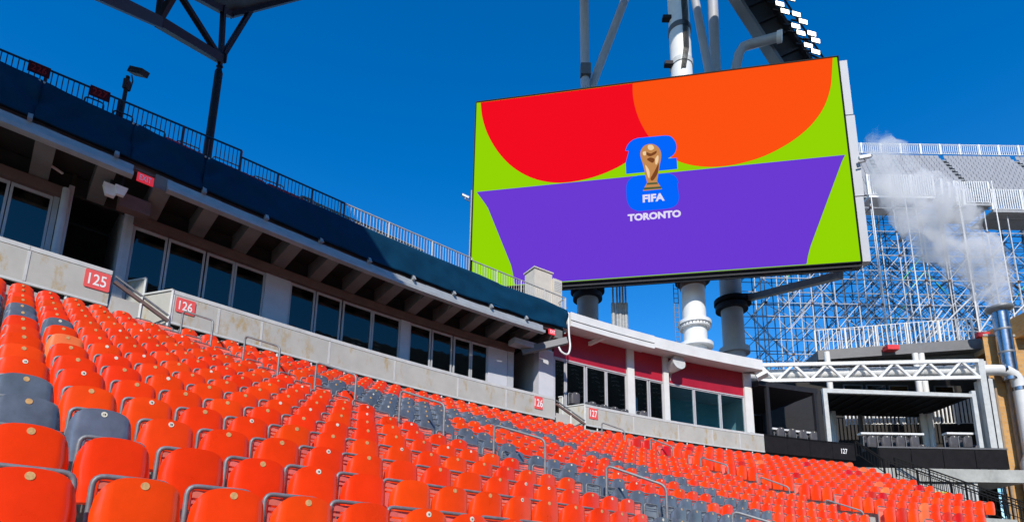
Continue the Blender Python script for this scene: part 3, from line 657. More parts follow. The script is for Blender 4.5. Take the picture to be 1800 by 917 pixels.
# mast with floodlight box
pm = PZ(218, 175, 12.9); pm = pm*1.03
t = thing('light_mast', V((pm.x, pm.y, 11.9)), 'dark mast with a boxy lamp head rising behind the navy railing', 'lamp')
zt_ = PX
def zat(p, y):
    a, b = -5., 60.
    for _ in range(40):
        q = (a+b)/2
        if PX(V((p.x, p.y, q)))[1] > y: a = q
        else: b = q
    return a
zm = zat(pm, 135); g = MB(); g.cyl(V((pm.x, pm.y, 11.6)), V((pm.x, pm.y, zm)), .055, n=10); obj('pole', g, 'dark_steel', t)
hd = V((pm.x, pm.y, zm))+RGT*.28+V((0, 0, .16)); g = MB(); g.box(hd, (RGT*.95-V((0, 0, .25))).normalized()*.20, V((.1, .35, .1)).normalized()*.13, V((.28, 0, .95)).normalized()*.10); obj('lamp_head', g, 'dark_steel', t)
g = MB(); g.box(V((pm.x, pm.y, zm-.28)), RGT*.06, V((0, .08, 0)), V((0, 0, .16))); g.tube([V((pm.x+.1, pm.y, zm+.05)), V((pm.x+.2, pm.y-.05, zm-.2)), V((pm.x+.12, pm.y, zm-.5))], .018, 6); obj('control_box', g, 'dark_steel', t)
# cream equipment box
w0 = HW(938, -1.1, 12.8); pB = C(w0+.2, -1.0, 11.6); xd = (C(w0+.3, 0)-C(w0, 0)).normalized(); yd = V((-xd.y, xd.x, 0))
t = thing('equipment_cabinet', pB, 'cream metal equipment cabinet standing on the deck end before the screen', 'cabinet')
zc = zat(pB, 482); g = MB(); g.box(V((pB.x, pB.y, (11.6+zc)/2)), xd*.52, yd*.4, V((0, 0, (zc-11.6)/2))); obj('body', g, 'cream', t)
g = MB(); g.box(V((pB.x, pB.y, zc+.03)), xd*.57, yd*.45, V((0, 0, .03))); obj('lid', g, 'cream', t)
p2 = pB+xd*.78-yd*.2; g = MB(); g.box(V((p2.x, p2.y, (11.6+zc-.25)/2)), xd*.25, yd*.3, V((0, 0, (zc-.25-11.6)/2))); bx_ = obj('side_box', g, 'cream', t)
for k in range(6): g = MB(); g.box(V((p2.x, p2.y, zc-.4-.09*k))-yd*.305, xd*.21, yd*.01, V((0, 0, .02))); obj('louvre', g, 'cap', bx_)
# exit signs, soffit fittings
def exit_sign(x, y, e, s, label):
    w, z = HIT(x, y, e); c = C(w, e, z); xd = (C(w+.1, e)-C(w-.1, e)).normalized(); nn = (C(w, e+.1)-C(w, e)).normalized()
    t = thing('exit_sign', c, label, 'sign'); g = MB(); g.box(c-nn*.03, xd*.32*s, nn*.028, V((0, 0, .20*s))); obj('box', g, 'exit_red', t)
    put(text_mesh('EXIT', 'letter_white', .26*s, .012, .62), 'lettering', t, c+nn*.003, xd, nn)
exit_sign(256, 314.5, .34, .62, 'red EXIT sign hanging under the deck edge near sign 125')
exit_sign(971.5, 583, .1, .62, 'red EXIT sign under the corner of the deck beside the red band')
def wedge(x, y, e, s, label, mm='white_clean', sz=(.30, .22, .24), name='soffit_speaker'):
    w, z = HIT(x, y, e); c = C(w, e, z); xd = (C(w+.1, e)-C(w-.1, e)).normalized(); nn = (C(w, e+.1)-C(w, e)).normalized()
    g = MB(); a, b, h = sz
    g.hexa([c+xd*i*a*s*k+nn*j*b*s*k+V((0, 0, q*h*s)) for q, k in ((-1, .55), (1, 1)) for i, j in ((-1, -1), (1, -1), (1, 1), (-1, 1))]); t = thing(name, c, label, 'speaker' if 'speaker' in name else 'fixture')
    obj('housing', g, mm, t); g = MB(); g.bar(c+V((0, 0, h*s)), c+V((0, 0, h*s+.35)), .03); obj('bracket', g, 'dark_steel', t); return t
wedge(194, 336, -.35, .62, 'white wedge shaped loudspeaker under the deck left of the EXIT sign'); wedge(212, 337, -.2, .5, 'smaller white wedge loudspeaker beside the brown duct')
def duct(x0, y0, x1, y1, e, h, label, mm, th=.35, name='duct_box'):
    w0, z0 = HIT(x0, y0, e); w1, z1 = HIT(x1, y1, e); g = MB(); g.sweep([(e, min(z0, z1)-h), (e, min(z0, z1)), (e-th, min(z0, z1)), (e-th, min(z0, z1)-h)], w0, w1); obj(name, g, mm, None, label, 'duct', origin=C((w0+w1)/2, e, z0))
duct(212, 336, 268, 350, -.55, .42, 'brown boxed duct under the deck near the EXIT sign', 'brown_steel')
duct(905, 592, 944, 602, -.5, .25, 'pale boxed light fitting under the deck above the far recess', 'fascia', .5)
# white conduit loop at the corner
g = MB(); w = WD1+.05; P = [C(w, .15, 12.0), C(w, .2, 10.9), C(w+.02, .25, 10.3), C(w-.2, .35, 9.85), C(w-.5, .3, 9.9), C(w-.6, .2, 10.15)]; g.tube([V(q) for q in bez([tuple(p) for p in P], 6)], .045, 8); obj('conduit', g, 'white_clean', None, 'white cable conduit looping down at the deck corner', 'conduit', origin=P[0])
# corner bracket arm
g = MB(); a = C(WD1-.1, .25, 10.55); b = C(WD1-1.8, -.9, 10.0); g.bar(a, b, .11, .15); obj('corner_bracket', g, 'grey_steel', None, 'grey steel bracket arm holding the deck corner above the recess', 'bracket', origin=a)
# tube lamp
g = MB(); w, z = HIT(92, 291, -1.0); g.bar(C(w-.25, -.9, z), C(w+.25, -1.2, z), .03, .02); obj('tube_lamp', g, 'white_clean', None, 'thin white tube lamp under the dark deck at the far left', 'lamp', origin=C(w, -1, z))
# ================================================================== roof column and truss at the upper left, roof shade put into their dark colour
pc = PY(366, 260, 20.5)
t = thing('roof_column', V((pc.x, pc.y, 11.5)), 'tall dark steel column with pinned top carrying the roof truss', 'column')
za, zb = 11.5, zat(pc, 128); g = MB(); g.cyl(V((pc.x, pc.y, za)), V((pc.x, pc.y, zb)), .155, n=20); obj('shaft', g, 'dark_steel', t)
g = MB(); g.cyl(V((pc.x, pc.y, zb)), V((pc.x, pc.y, zb+.22)), .155, .08, 20); g.bar(V((pc.x, pc.y, zb+.15)), V((pc.x, pc.y, zb+.75)), .06, .09); g.cyl(V((pc.x-.12, pc.y, zb+.3)), V((pc.x+.12, pc.y, zb+.3)), .06, n=12); obj('pin_joint', g, 'dark_steel', t)
N0 = V((pc.x, pc.y, zat(pc, 104)))
def PT(x, y, dy): return PY(x, y, pc.y+dy)
tr = thing('roof_truss', N0, 'dark steel roof truss with diagonal struts meeting above the tall column', 'truss')
def mem(a, b, wx, wy, mm='dark_steel', name='chord'): g = MB(); g.bar(a, b, wx, wy); return obj(name, g, mm, tr)
N1 = PT(278, 38, -4.0); N2 = PT(150, -22, -8.5); Nt = PT(393, 12, 0); Np = PT(445, 12, 1.5)
mem(N0, N1, .15, .17); mem(N1, N2, .15, .17)
mem(N0, Nt, .09, .09, name='strut'); mem(N0, Np, .085, .085, name='strut'); mem(N0, PT(318, -6, -2.5), .10, .10, name='strut')
mem(N1, PT(284, -14, -4), .08, .08, name='strut'); mem(N1, PT(310, -16, -4), .09, .09, name='strut')
g = MB(); g.box(N0+V((.05, .05, .1)), RGT*.16, V((0, .04, 0)), V((0, 0, .22))); obj('gusset', g, 'dark_steel', tr)
g = MB(); g.box(N1+V((0, .05, .15)), RGT*.14, V((0, .04, 0)), V((0, 0, .2))); obj('gusset', g, 'dark_steel', tr)
# roof edge, shade of the roof put into its dark colour
A_, B_, C_ = PT(350, -3, -1.5), PT(403, 26, .6), PT(512, -2, 3.0)
up = V((0, 0, .9))
t = thing('stand_roof', B_, 'dark roof corner above the truss at the top of the stand', 'roof')
Dn = A_+(C_-B_)*2.2+(A_-B_)*2; g = MB(); g.prism([A_+(A_-B_)*5, B_, C_+(C_-B_)*.6, C_+(C_-B_)*.6+(A_-B_)*6], up*.35); obj('deck', g, 'dark_steel', t)
for a, b in ((B_, A_+(A_-B_)*5), (B_, C_+(C_-B_)*.6)):
    g = MB(); g.bar(a+V((0, 0, .12)), b+V((0, 0, .12)), .14, .2); obj('edge_beam', g, 'dark_steel', t)
# main roof over this side of the stand, above the frame
def ST(s, t, z): p = OR+UD*s+VD*t; return V((p.x, p.y, z))
t = thing('stand_roof', ST(-20, 20, 22.5), 'broad dark roof over the near end of the stand, shading the upper deck', 'roof')
g = MB(); g.prism([ST(-50, 1.5, 22.5), ST(-2, 1.5, 22.5), ST(-2, 19, 22.5), ST(-50, 19, 22.5)], (0, 0, .5)); obj('deck', g, 'brown_steel', t)
for k in range(7): g = MB(); g.bar(ST(-48+7.5*k, 1.6, 22.2), ST(-48+7.5*k, 19, 22.2), .2, .28); obj('beam', g, 'dark_steel', t)
t = thing('stand_roof', V((10, 27, 48)), 'dark roof carried by the tubes above the video screen', 'roof')
g = MB(); g.box((9, 28, 48.3), (16, 0, 0), (0, 8.5, 0), (0, 0, .3)); obj('deck', g, 'dark_steel', t)  # unseen slab above the frame, placed so its shade falls on the tubes
# ================================================================== suites with the red band (sign 127)
E2 = -1.12
W127 = WX(972, E2); WB1 = WX(1322, E2)
b2 = thing('red_band_suites', C(26, -3, ZF), 'curved row of suites with dark red band and white overhanging roof', 'building')
ZR = 10.23
for a, b in ((972, 993), (994, 1028), (1030, 1065), (1066, 1101), (1115, 1140), (1142, 1166)): win(b2, a, b, ZR, ZF, e=E2)
for a, b in ((1176, 1221), (1222, 1267), (1268, 1310)): win(b2, a, b, ZR, ZF, gl_teal, e=E2)
for a, b in ((1102, 1114), (1166.5, 1175.5), (1310.5, 1322)): wallp(b2, a, b, ZF, 11.7, 'white', 'pier', .14, E2)
for a, b in ((972, 1101), (1115, 1166), (1176, 1310)):
    g = MB(); g.sweep([(E2+.05, ZR+.01), (E2+.05, 11.75), (E2-.08, 11.75), (E2-.08, ZR+.01)], WX(a, E2), WX(b, E2)); obj('red_panel', g, 'red_panel', b2)
    g = MB(); g.sweep([(E2+.08, ZR-.03), (E2+.08, ZR+.03), (E2+.04, ZR+.03), (E2+.04, ZR-.03)], WX(a, E2), WX(b, E2)); obj('trim', g, 'frame_white', b2)
wr0, wr1, wr2 = 19.15, HIT(1150, 600, 0)[0], HIT(1341, 635, 0)[0]
g = MB(); g.sweep([(.03, 11.47), (.03, 12.16), (-4, 12.3), (-4, 11.95), (-1.5, 11.72), (-.12, 11.47)], wr0, wr1); ro = obj('roof', g, 'white', b2)
g = MB(); g.sweep([(-.03, 11.58), (-.03, 12.16), (-4, 12.3), (-4, 11.95), (-1.5, 11.74), (-.12, 11.58)], wr1+.01, wr2); obj('roof', g, 'white', b2)
g = MB(); g.sweep([(.05, 11.74), (.05, 11.765), (.0, 11.765), (.0, 11.74)], wr0, wr1-.02); obj('drip_edge', g, 'grey_steel', b2)
g = MB(); g.sweep([(-4.2, ZF), (-4.2, 11.8), (-4.3, 11.8), (-4.3, ZF)], W127, WX(1168, E2)); obj('back_wall', g, 'room', b2)
g = MB(); g.sweep([(-3.4, ZF), (-3.4, 11.0), (-3.5, 11.0), (-3.5, ZF)], WX(1172, E2), WB1); obj('back_wall', g, 'teal', b2)
g = MB(); g.sweep([(E2-.1, 10.34), (E2-.1, 10.4), (-4.2, 10.4), (-4.2, 10.34)], W127, WB1); obj('ceiling', g, 'interior_pale', b2)
g = MB(); g.sweep([(-3.36, ZF), (-3.36, 9.6), (-3.39, 9.6), (-3.39, ZF)], WX(1180, E2), WX(1200, E2)); obj('blue_panel', g, 'blue_wall', b2)
g = MB(); g.sweep([(-3.36, 8.2), (-3.36, 8.8), (-3.39, 8.8), (-3.39, 8.2)], WX(1278, E2), WX(1296, E2)); obj('notice', g, 'interior_pale', b2)
g = MB(); g.sweep([(-2.0, ZF+.9), (-2.0, ZF+.95), (-2.5, ZF+.95), (-2.5, ZF+.9)], WX(1178, E2), WX(1306, E2)); obj('counter', g, 'blue_wall', b2)
w = WX(1322, E2); g = MB(); a, b = C(w, E2+.1), C(w, -4.2); q = (C(w+.1, 0)-C(w, 0)); g.hexa([V((a.x, a.y, ZF)), V((b.x, b.y, ZF)), V((b.x, b.y, ZF))+q, V((a.x, a.y, ZF))+q, V((a.x, a.y, 11.7)), V((b.x, b.y, 11.7)), V((b.x, b.y, 11.7))+q, V((a.x, a.y, 11.7))+q]); obj('end_wall', g, 'white', b2)
# person in the suite
pp = C(WX(1184, E2), -2.2, ZF)
me = bpy.data.meshes.new('body'); J = [(0, 0, 1.0), (0, 0, 1.25), (0, 0, 1.48), (0, 0, 1.58), (0, 0, 1.70), (-.2, 0, 1.44), (-.27, -.05, 1.15), (-.15, -.25, 1.05), (.2, 0, 1.44), (.27, -.05, 1.15), (.15, -.25, 1.05), (-.1, 0, .9), (-.11, -.02, .5), (-.11, .02, .05), (.1, 0, .9), (.11, -.02, .5), (.11, .02, .05)]
me.from_pydata(J, [(0, 1), (1, 2), (2, 3), (3, 4), (2, 5), (5, 6), (6, 7), (2, 8), (8, 9), (9, 10), (0, 11), (11, 12), (12, 13), (0, 14), (14, 15), (15, 16)], [])
me.materials.append(MATS['dark_cloth']); pr = bpy.data.objects.new('person', me); col.objects.link(pr); pr.location = pp; pr.rotation_euler = (0, 0, ANG(28)-.5)
md = pr.modifiers.new('skin', 'SKIN'); rad = [.17, .16, .15, .06, .105, .07, .055, .045, .07, .055, .045, .09, .065, .05, .09, .065, .05]
for q, r_ in zip(me.skin_vertices[0].data, rad): q.radius = (r_, r_*.8)
me.skin_vertices[0].data[0].use_root = True; pr.modifiers.new('sub', 'SUBSURF').render_levels = 2
tag(pr, 'person in yellow hi-vis vest behind the teal window glass', 'person')
g = MB(); g.lathe((0, 0, 0), [(.17, .98), (.195, 1.1), (.19, 1.3), (.17, 1.44), (.09, 1.5)], 14)
for q in g.v: q.y *= .8
vo = obj('vest', g.mesh('vest', 'hivis'), None, None); vo.parent = pr
g = MB(); g.lathe((0, 0, 0), [(.02, 1.57), (.085, 1.61), (.105, 1.70), (.09, 1.79), (.02, 1.82)], 12); vo = obj('head', g.mesh('head', 'skin'), None, None); vo.parent = pr
# suite chairs behind the parapet
SB = PANM['charcoal']
for k, (x, y) in enumerate([(1012, 690), (1041, 706), (1061, 711), (1080, 715), (1098, 719), (1131, 722), (1176, 739), (1203, 747), (1227, 751), (1250, 754), (1272, 757), (1300, 757), (1320, 760)]):
    w, z = HIT(x, y, -.42 if x > 600 else -.62); p = C(w, -.42 if x > 600 else -.62, z-.823*1.15); t = thing('suite_chair', p, 'charcoal plastic chair behind the grey parapet of the red-band suites' if x > 600 else 'charcoal plastic chair on the suite balcony beside the steps', 'chair', 'charcoal chairs of the red-band suites' if x > 600 else 'charcoal chairs by the steps'); t.rotation_euler = (0, 0, ANG(w)); t.scale = (1.15,)*3
    inst('seat_pan', SB, t); inst('backrest', BACKM['charcoal'], t); inst('frame', FRAMEM, t); inst('number_disc', DISCM['disc_white'], t)
# wall drum lamp, flood lamp, bracket lamp
w, z = HIT(1186, 641, -.7); c = C(w, -.7, z); nn = (C(w, 1)-C(w, 0)).normalized(); t = thing('drum_lamp', c, 'fat grey drum lamp on the white pier of the red-band suites', 'lamp')
g = MB(); g.cyl(c-nn*.45+V((0, 0, -.1)), c+nn*.35+V((0, 0, .06)), .30, .42, 24); obj('drum', g, 'cap', t); g = MB(); g.tube([c-nn*.3+V((0, 0, -.3)), c-nn*.4+V((0, 0, -.8)), c-nn*.55+V((0, 0, -1.2))], .03, 6); obj('cable', g, 'cap', t)
w, z = HIT(1045, 602, -.8); g = MB(); g.bar(C(w+.3, -.4, z+.22), C(w-.35, -1.5, z-.12), .07, .10); obj('bracket_lamp', g, 'white_clean', None, 'white bar lamp angled under the white roof in front of the red band', 'lamp', origin=C(w, -.8, z))
w, z = HIT(1338, 657, -.3); c = C(w, -.3, z); t = thing('flood_lamp', c, 'white box flood lamp at the end of the white roof', 'lamp'); g = MB(); g.box(c, (.25, -.1, .12), (.1, .18, -.05), (-.05, .08, .2)); obj('housing', g, 'white_clean', t); g = MB(); g.bar(c, C(w-.6, -1.0, z+.25), .05); obj('arm', g, 'galv', t)
# ================================================================== video screen
TL, TR = V((-2.904, 35.08, 32.63)), V((20.275, 30.95, 32.63)); ZS0 = 18.40
XD = (TR-TL).normalized(); ND = V((XD.y, -XD.x, 0)); WS = (TR-TL).length; HS = 32.63-ZS0
def SP(x, y, off=0.0):
    r = ray(x, y); P = r*(TL.dot(ND)/r.dot(ND)); return P+ND*off
def SL(u_, v_, off=0.0): return V((TL.x, TL.y, ZS0))+XD*(u_*WS)+V((0, 0, v_*HS))+ND*off
scr = thing('video_screen', SL(.5, 0), 'huge outdoor LED video screen showing a colourful TORONTO football emblem', 'screen')
g = MB(); g.box(SL(.5, .5, -.27), XD*(WS/2+.10), ND*.22, V((0, 0, HS/2+.10))); obj('cabinet', g, 'black', scr)
disp = MB(); disp.hexa([SL(0, 0, -.04), SL(1, 0, -.04), SL(1, 0, 0), SL(0, 0, 0), SL(0, 1, -.04), SL(1, 1, -.04), SL(1, 1, 0), SL(0, 1, 0)]); disp = obj('display', disp, 'led_green', scr)
def clip_top(P): return P
lay = [0]
def shape(pts, mm, name='graphic', raw=False):
    lay[0] += 1; off = .012*lay[0]; g = MB(); P = [SP(x, y) for x, y in pts]; Q = []
    for p in P:
        d = p-V((TL.x, TL.y, ZS0)); u_ = min(max(d.dot(XD), .02), WS-.02); v_ = min(max(d.z, .02), HS-.02); Q.append(V((TL.x, TL.y, ZS0))+XD*u_+V((0, 0, v_))+ND*off)
    bm = bmesh.new(); vs = [bm.verts.new(q) for q in Q]; bm.faces.new(vs); bmesh.ops.triangulate(bm, faces=bm.faces); 
    for v_ in bm.verts: pass
    bm.verts.index_update(); g.add([v_.co.copy() for v_ in bm.verts], [tuple(v_.index for v_ in f.verts) for f in bm.faces]); bm.free()
    o = obj(name, g, mm, disp); return o
def circ(p1, p2, p3, n=60, extra=None):
    pass
red = [(845, 170)]+bez([(845, 182), (848, 208), (858, 238), (876, 268), (900, 293), (930, 311), (962, 320), (995, 321), (1035, 314), (1072, 301), (1103, 284), (1130, 262), (1150, 235)], 5)+[(1150, 130)]
shape(red, 'led_red', 'red_disc')
orange = [(1112, 120), (1112, 147)]+bez([(1112, 147), (1112.5, 168), (1117, 192), (1126, 216), (1140, 240), (1158, 261), (1182, 279), (1208, 289), (1238, 293.5), (1268, 293), (1300, 288), (1335, 278), (1368, 263), (1400, 243), (1427, 219), (1447, 191), (1458, 162), (1462, 134), (1461, 103)], 5)+[(1461, 80)]
shape(orange, 'led_orange', 'orange_disc')
purple = bez([(838, 338), (858, 366), (875, 398), (888, 430), (897, 460), (904, 492), (908, 520)], 5)+[(1300, 500)]+bez([(1414, 490), (1418, 462), (1422, 440), (1429, 414), (1439, 382), (1452, 347), (1468, 309), (1485, 273)], 5)
shape(purple, 'led_purple', 'purple_field')
cz = lambda L_: [(1050+x/4.825, 220+y/4.825) for x, y in L_]
two = cz(bez([(237, 222), (256, 172), (298, 131), (345, 113)], 5)+bez([(570, 92), (617, 98), (652, 130), (670, 175), (665, 225), (638, 263), (597, 287)], 5)+[(672, 280), (678, 376), (245, 418)]+bez([(241, 320), (258, 268), (300, 227)], 4))
shape(two, 'led_blue', 'blue_two')
six = cz(bez([(345, 432), (295, 447), (262, 477), (246, 520), (246, 600), (254, 655), (285, 708), (345, 734)], 4)+bez([(560, 717), (625, 706), (670, 680), (690, 640), (692, 590), (672, 540), (622, 500)], 4)+bez([(690, 497), (678, 462), (650, 430), (600, 413)], 4))
shape(six, 'led_blue', 'blue_six')
cup = cz(bez([(364, 262), (368, 225), (392, 187), (428, 169), (470, 168), (508, 186), (532, 218), (541, 258), (536, 310), (524, 360), (520, 400), (505, 440), (500, 492), (428, 497), (418, 460), (402, 420), (398, 365), (378, 315)], 4, True))
shape(cup, 'led_gold', 'trophy')
for c_, mm in (([(410, 235), (455, 248), (500, 225), (495, 250), (450, 272), (420, 262)], 'led_gold_dark'), ([(430, 180), (465, 178), (480, 205), (455, 222), (430, 210)], 'led_gold_light'), ([(385, 240), (410, 232), (412, 262), (392, 266)], 'led_gold_light'), ([(420, 300), (450, 285), (485, 300), (470, 330), (440, 318)], 'led_gold_dark'), ([(450, 460), (500, 390), (520, 330), (510, 420), (470, 480)], 'led_gold_dark'), ([(405, 350), (440, 400), (440, 460), (425, 440)], 'led_gold_light'), ([(490, 300), (515, 270), (515, 320), (495, 350)], 'led_gold_light')):
    shape(cz(bez(c_, 4, True)), mm, 'trophy_shading')
shape(cz([(425, 495), (505, 491), (515, 515), (548, 556), (386, 572), (402, 535), (420, 515)]), 'led_gold', 'trophy_base')
shape(cz([(423, 505), (508, 500), (513, 514), (417, 521)]), 'led_base', 'base_band'); shape(cz([(398, 546), (536, 536), (545, 552), (390, 564)]), 'led_base', 'base_band')
def stext(txt, x, y, h, bold, sx):
    lay[0] += 1; c = SP(x, y, .012*lay[0]); put(text_mesh(txt, 'led_white', h, bold, sx), 'lettering', disp, c, XD, ND)
pxm = HS/345
stext('FIFA', 1148.5, 351, 13.5*pxm, .045, 1.0); stext('TORONTO', 1149.5, 382.5, 12.5*pxm, .05, 1.0)
for a, b in (((0, -.004), (1, -.004)), ((0, 1.004), (1, 1.004))): g = MB(); g.bar(SL(*a, .0), SL(*b, .0), .035, .035); obj('bezel', g, 'black', scr)
for u_ in (-.0025, 1.0025): g = MB(); g.bar(SL(u_, -.006, .0), SL(u_, 1.006, .0), .035, .035); obj('bezel', g, 'black', scr)
# light grey side cladding
for v0, v1, dz in ((0.0, .30, .0), (.305, .70, .06), (.705, .985, .0)):
    g = MB(); g.box(SL(1, (v0+v1)/2, -.35)+XD*(.36+dz/2), XD*(.24+dz/2), ND*.25, V((0, 0, HS*(v1-v0)/2))); obj('side_cladding', g, 'col_grey', scr)
g = MB(); g.box(SL(.5, 0, -.35)+V((0, 0, -.20)), XD*(WS/2+.1), ND*.25, V((0, 0, .09))); obj('bottom_beam', g, 'dark_steel', scr)
g = MB(); g.box(SL(.5, 0, -.3)+V((0, 0, -.36)), XD*(WS/2-.4), ND*.06, V((0, 0, .05))); obj('catwalk_rail', g, 'dark_steel', scr)
for k in range(9): g = MB(); g.bar(SL(.06+.11*k, 0, -.3)+V((0, 0, -.12)), SL(.06+.11*k, 0, -.3)+V((0, 0, -.34)), .05); obj('hanger', g, 'dark_steel', scr)
# ================================================================== columns behind the screen
def big_col(x, y, Y, r, zb, zt_, mm, label, prof_extra=(), up=None):
    p = PY(x, y, Y); t = thing('support_column', V((p.x, p.y, zb)), label, 'column'); g = MB(); g.cyl(V((p.x, p.y, zb)), V((p.x, p.y, zt_)), r, n=28); obj('shaft', g, mm, t)
    for (z0, z1, rr, m2, nm) in prof_extra: g = MB(); g.cyl(V((p.x, p.y, z0)), V((p.x, p.y, z1)), rr, n=32); obj(nm, g, m2, t)
    return p, t
Pm = PY(1221, 570, 34.6)
z = lambda y: zat(Pm, y)
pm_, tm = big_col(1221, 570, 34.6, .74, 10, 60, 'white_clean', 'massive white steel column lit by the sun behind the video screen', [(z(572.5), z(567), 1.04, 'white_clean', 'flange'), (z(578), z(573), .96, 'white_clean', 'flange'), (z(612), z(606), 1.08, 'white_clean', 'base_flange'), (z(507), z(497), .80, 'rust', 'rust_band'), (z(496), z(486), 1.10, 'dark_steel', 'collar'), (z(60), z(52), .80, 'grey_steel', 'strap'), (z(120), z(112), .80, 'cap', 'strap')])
for k in range(28): a = 2*math.pi*k/28; q = V((pm_.x+.95*math.cos(a), pm_.y+.95*math.sin(a), z(576.5))); g = MB(); g.cyl(q, q+V((0, 0, .1)), .04, n=6); obj('bolt', g, 'grey_steel', tm)
g = MB(); y0 = pm_.y-.78
for k in range(5): g.tube([V((pm_.x+.02+.09*k-.05, y0, z(-10))), V((pm_.x+.02+.09*k, y0, z(40))), V((pm_.x+.0+.08*k, y0, z(100))), V((pm_.x-.25+.07*k, y0, z(135)))], .035, 6)
obj('cables', g, 'rubber', tm)
for yy in (38, 118): g = MB(); q = V((pm_.x-.95, pm_.y-.2, z(yy))); g.box(q, (.3, 0, 0), (0, .2, 0), (0, 0, .13)); obj('bracket', g, 'dark_steel', tm)
P2 = PY(1033, 535, 38.6); z2 = lambda y: zat(P2, y)
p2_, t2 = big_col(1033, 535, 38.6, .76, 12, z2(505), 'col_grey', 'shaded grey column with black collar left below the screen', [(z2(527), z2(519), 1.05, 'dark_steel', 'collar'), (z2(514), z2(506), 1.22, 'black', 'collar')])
g = MB(); g.cyl(V((p2_.x, p2_.y, z2(510))), V((p2_.x, p2_.y, 60)), .36, n=20); obj('upper_mast', g, 'col_grey', t2)
g = MB(); q = V((p2_.x, p2_.y, z2(130))); g.box(q+V((0, -.3, 0)), (.40, 0, 0), (0, .25, 0), (0, 0, .5)); obj('pin_plate', g, 'grey_steel', t2)
P3 = PY(1287, 555, 39.0); z3 = lambda y: zat(P3, y)
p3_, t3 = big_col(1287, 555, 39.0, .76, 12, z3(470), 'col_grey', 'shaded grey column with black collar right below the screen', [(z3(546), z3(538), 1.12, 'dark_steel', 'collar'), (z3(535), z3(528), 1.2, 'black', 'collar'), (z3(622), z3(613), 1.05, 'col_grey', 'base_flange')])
g = MB(); q = V((p3_.x+.9, p3_.y-.5, z3(532))); g.box(q, (.28, 0, 0), (0, .2, 0), (0, 0, .42)); obj('gusset', g, 'dark_steel', t3)
g = MB(); a = V((p3_.x+1.0, p3_.y-.6, z3(530))); b = SL(.965, 0, -.8)+V((0, 0, -.4)); g.bar(a, b, .19, .22); obj('diagonal_brace', g, 'grey_steel', t3)
# roof tubes above the screen, white tubes greyed for shade
def tube_px(pts, r, mm, label, name='roof_tube', cat='tube', caps=None):
    P = [PY(*p) for p in pts]; t = thing(name, P[0], label, cat); g = MB()
    g.tube(P, r, 18); obj('tube', g, mm, t); return t, P
tube_px([(1110, -30, 39.5), (1041, 150, 39.2), (1036, 175, 39.1)], .34, 'col_grey', 'slanting grey roof tube rising from the left column behind the screen')
tube_px([(1214, -40, 40), (1246, 125, 39.4), (1252, 160, 39.3)], .33, 'col_grey', 'slanting grey roof tube just right of the white column')
tube_px([(1251, -40, 40.5), (1258, 125, 40.2), (1262, 190, 40.1)], .42, 'col_grey', 'upright grey roof tube between white column and lamp gantry')
tA, PA = tube_px([(1290, 135, 39), (1299, 95, 38.8), (1306, 83, 38.7), (1320, 78, 38.5), (1366, 66, 37.6)], .37, 'col_grey', 'bent grey tube arm holding the lamp gantry')
g = MB(); d = (PA[-1]-PA[-2]).normalized(); g.cyl(PA[-1], PA[-1]+d*.35, .45, n=20); obj('end_flange', g, 'white_clean', tA)
# lamp gantry
GA, GB = PY(1310, -25, 38.2), PY(1425, 150, 38.6); gd = (GB-GA).normalized(); gw = PY(1290, 40, 38.2)-PY(1362, 17, 38.2); gw = (gw-gd*gw.dot(gd)).normalized(); gn = gd.cross(gw)
if gn.dot(GA) < 0: gn = -gn
GAN = thing('lamp_gantry', GA, 'dark steel gantry beam sloping behind the screen top with floodlights along it', 'gantry')
g = MB(); Lg = (GB-GA).length
g.box((GA+GB)/2+gn*.6, gd*(Lg/2+1), gw*1.0, gn*.35); obj('deck', g, 'dark_steel', GAN)
for s_ in (-1, 1): g = MB(); g.box((GA+GB)/2+gw*(1.12*s_)+gn*.3, gd*(Lg/2+1), gw*.12, gn*.5); obj('edge_beam', g, 'grey_steel' if s_ > 0 else 'dark_steel', GAN)
for k in range(7): g = MB(); g.box(GA+gd*(Lg*k/6)+gn*.18, gd*.09, gw*1.0, gn*.12); obj('cross_beam', g, 'dark_steel', GAN)
for k in range(12): g = MB(); a = GA+gd*(Lg*k/12)-gw*1.3; g.bar(a, a+gd*(Lg/12)-gw*.9*(k % 2)+gn*.2, .05); g.bar(a-gw*.9, a+gd*(Lg/12)-gw*(.9), .05); obj('lattice', g, 'dark_steel', GAN)
for x, y in [(1390, -3), (1371, 7), (1380, 20), (1400, 25), (1412, 38), (1399, 46), (1408, 58), (1427, 59), (1434, 71), (1421, 80), (1434, 91)]:
    c = PY(x, y, 37.6); t = thing('floodlight', c, 'lit white floodlight panel mounted on the dark lamp gantry', 'floodlight', 'floodlights on the gantry')
    a = (RGT*.9+V((0, 0, -.22))).normalized(); n_ = V((.05, -.80, -.6)).normalized(); b = a.cross(n_).normalized(); 
    a = (a-n_*a.dot(n_)).normalized(); bb = (b+a*.55)
    g = MB(); g.box(c+n_*.0, a*.34, bb*.115, n_*.02); obj('lamp_face', g, 'lamp', t)
    g = MB(); g.box(c-n_*.10, a*.38, bb*.16, n_*.06); obj('housing', g, 'dark_steel', t); g = MB(); q = c-n_*.15; g.bar(q, q-RGT*.9+V((0, 0, .2)), .05); obj('arm', g, 'dark_steel', t)
# pipes seen between roof and screen
for k, dx in enumerate((0, 7, 12, 17, 22)):
    g = MB(); a = PY(1077+dx, 500, 35.3); g.cyl(V((a.x, a.y, 12)), V((a.x, a.y, zat(a, 533))), .10 if k % 2 else .14, n=12); g.cyl(V((a.x, a.y, zat(a, 533))), V((a.x, a.y, zat(a, 490))), .06, n=10)
    obj('riser_pipe', g, 'galv_light', None, 'pale vertical riser pipe in the bundle below the screen', 'pipe', 'riser pipes below the screen', origin=V((a.x, a.y, 12)))
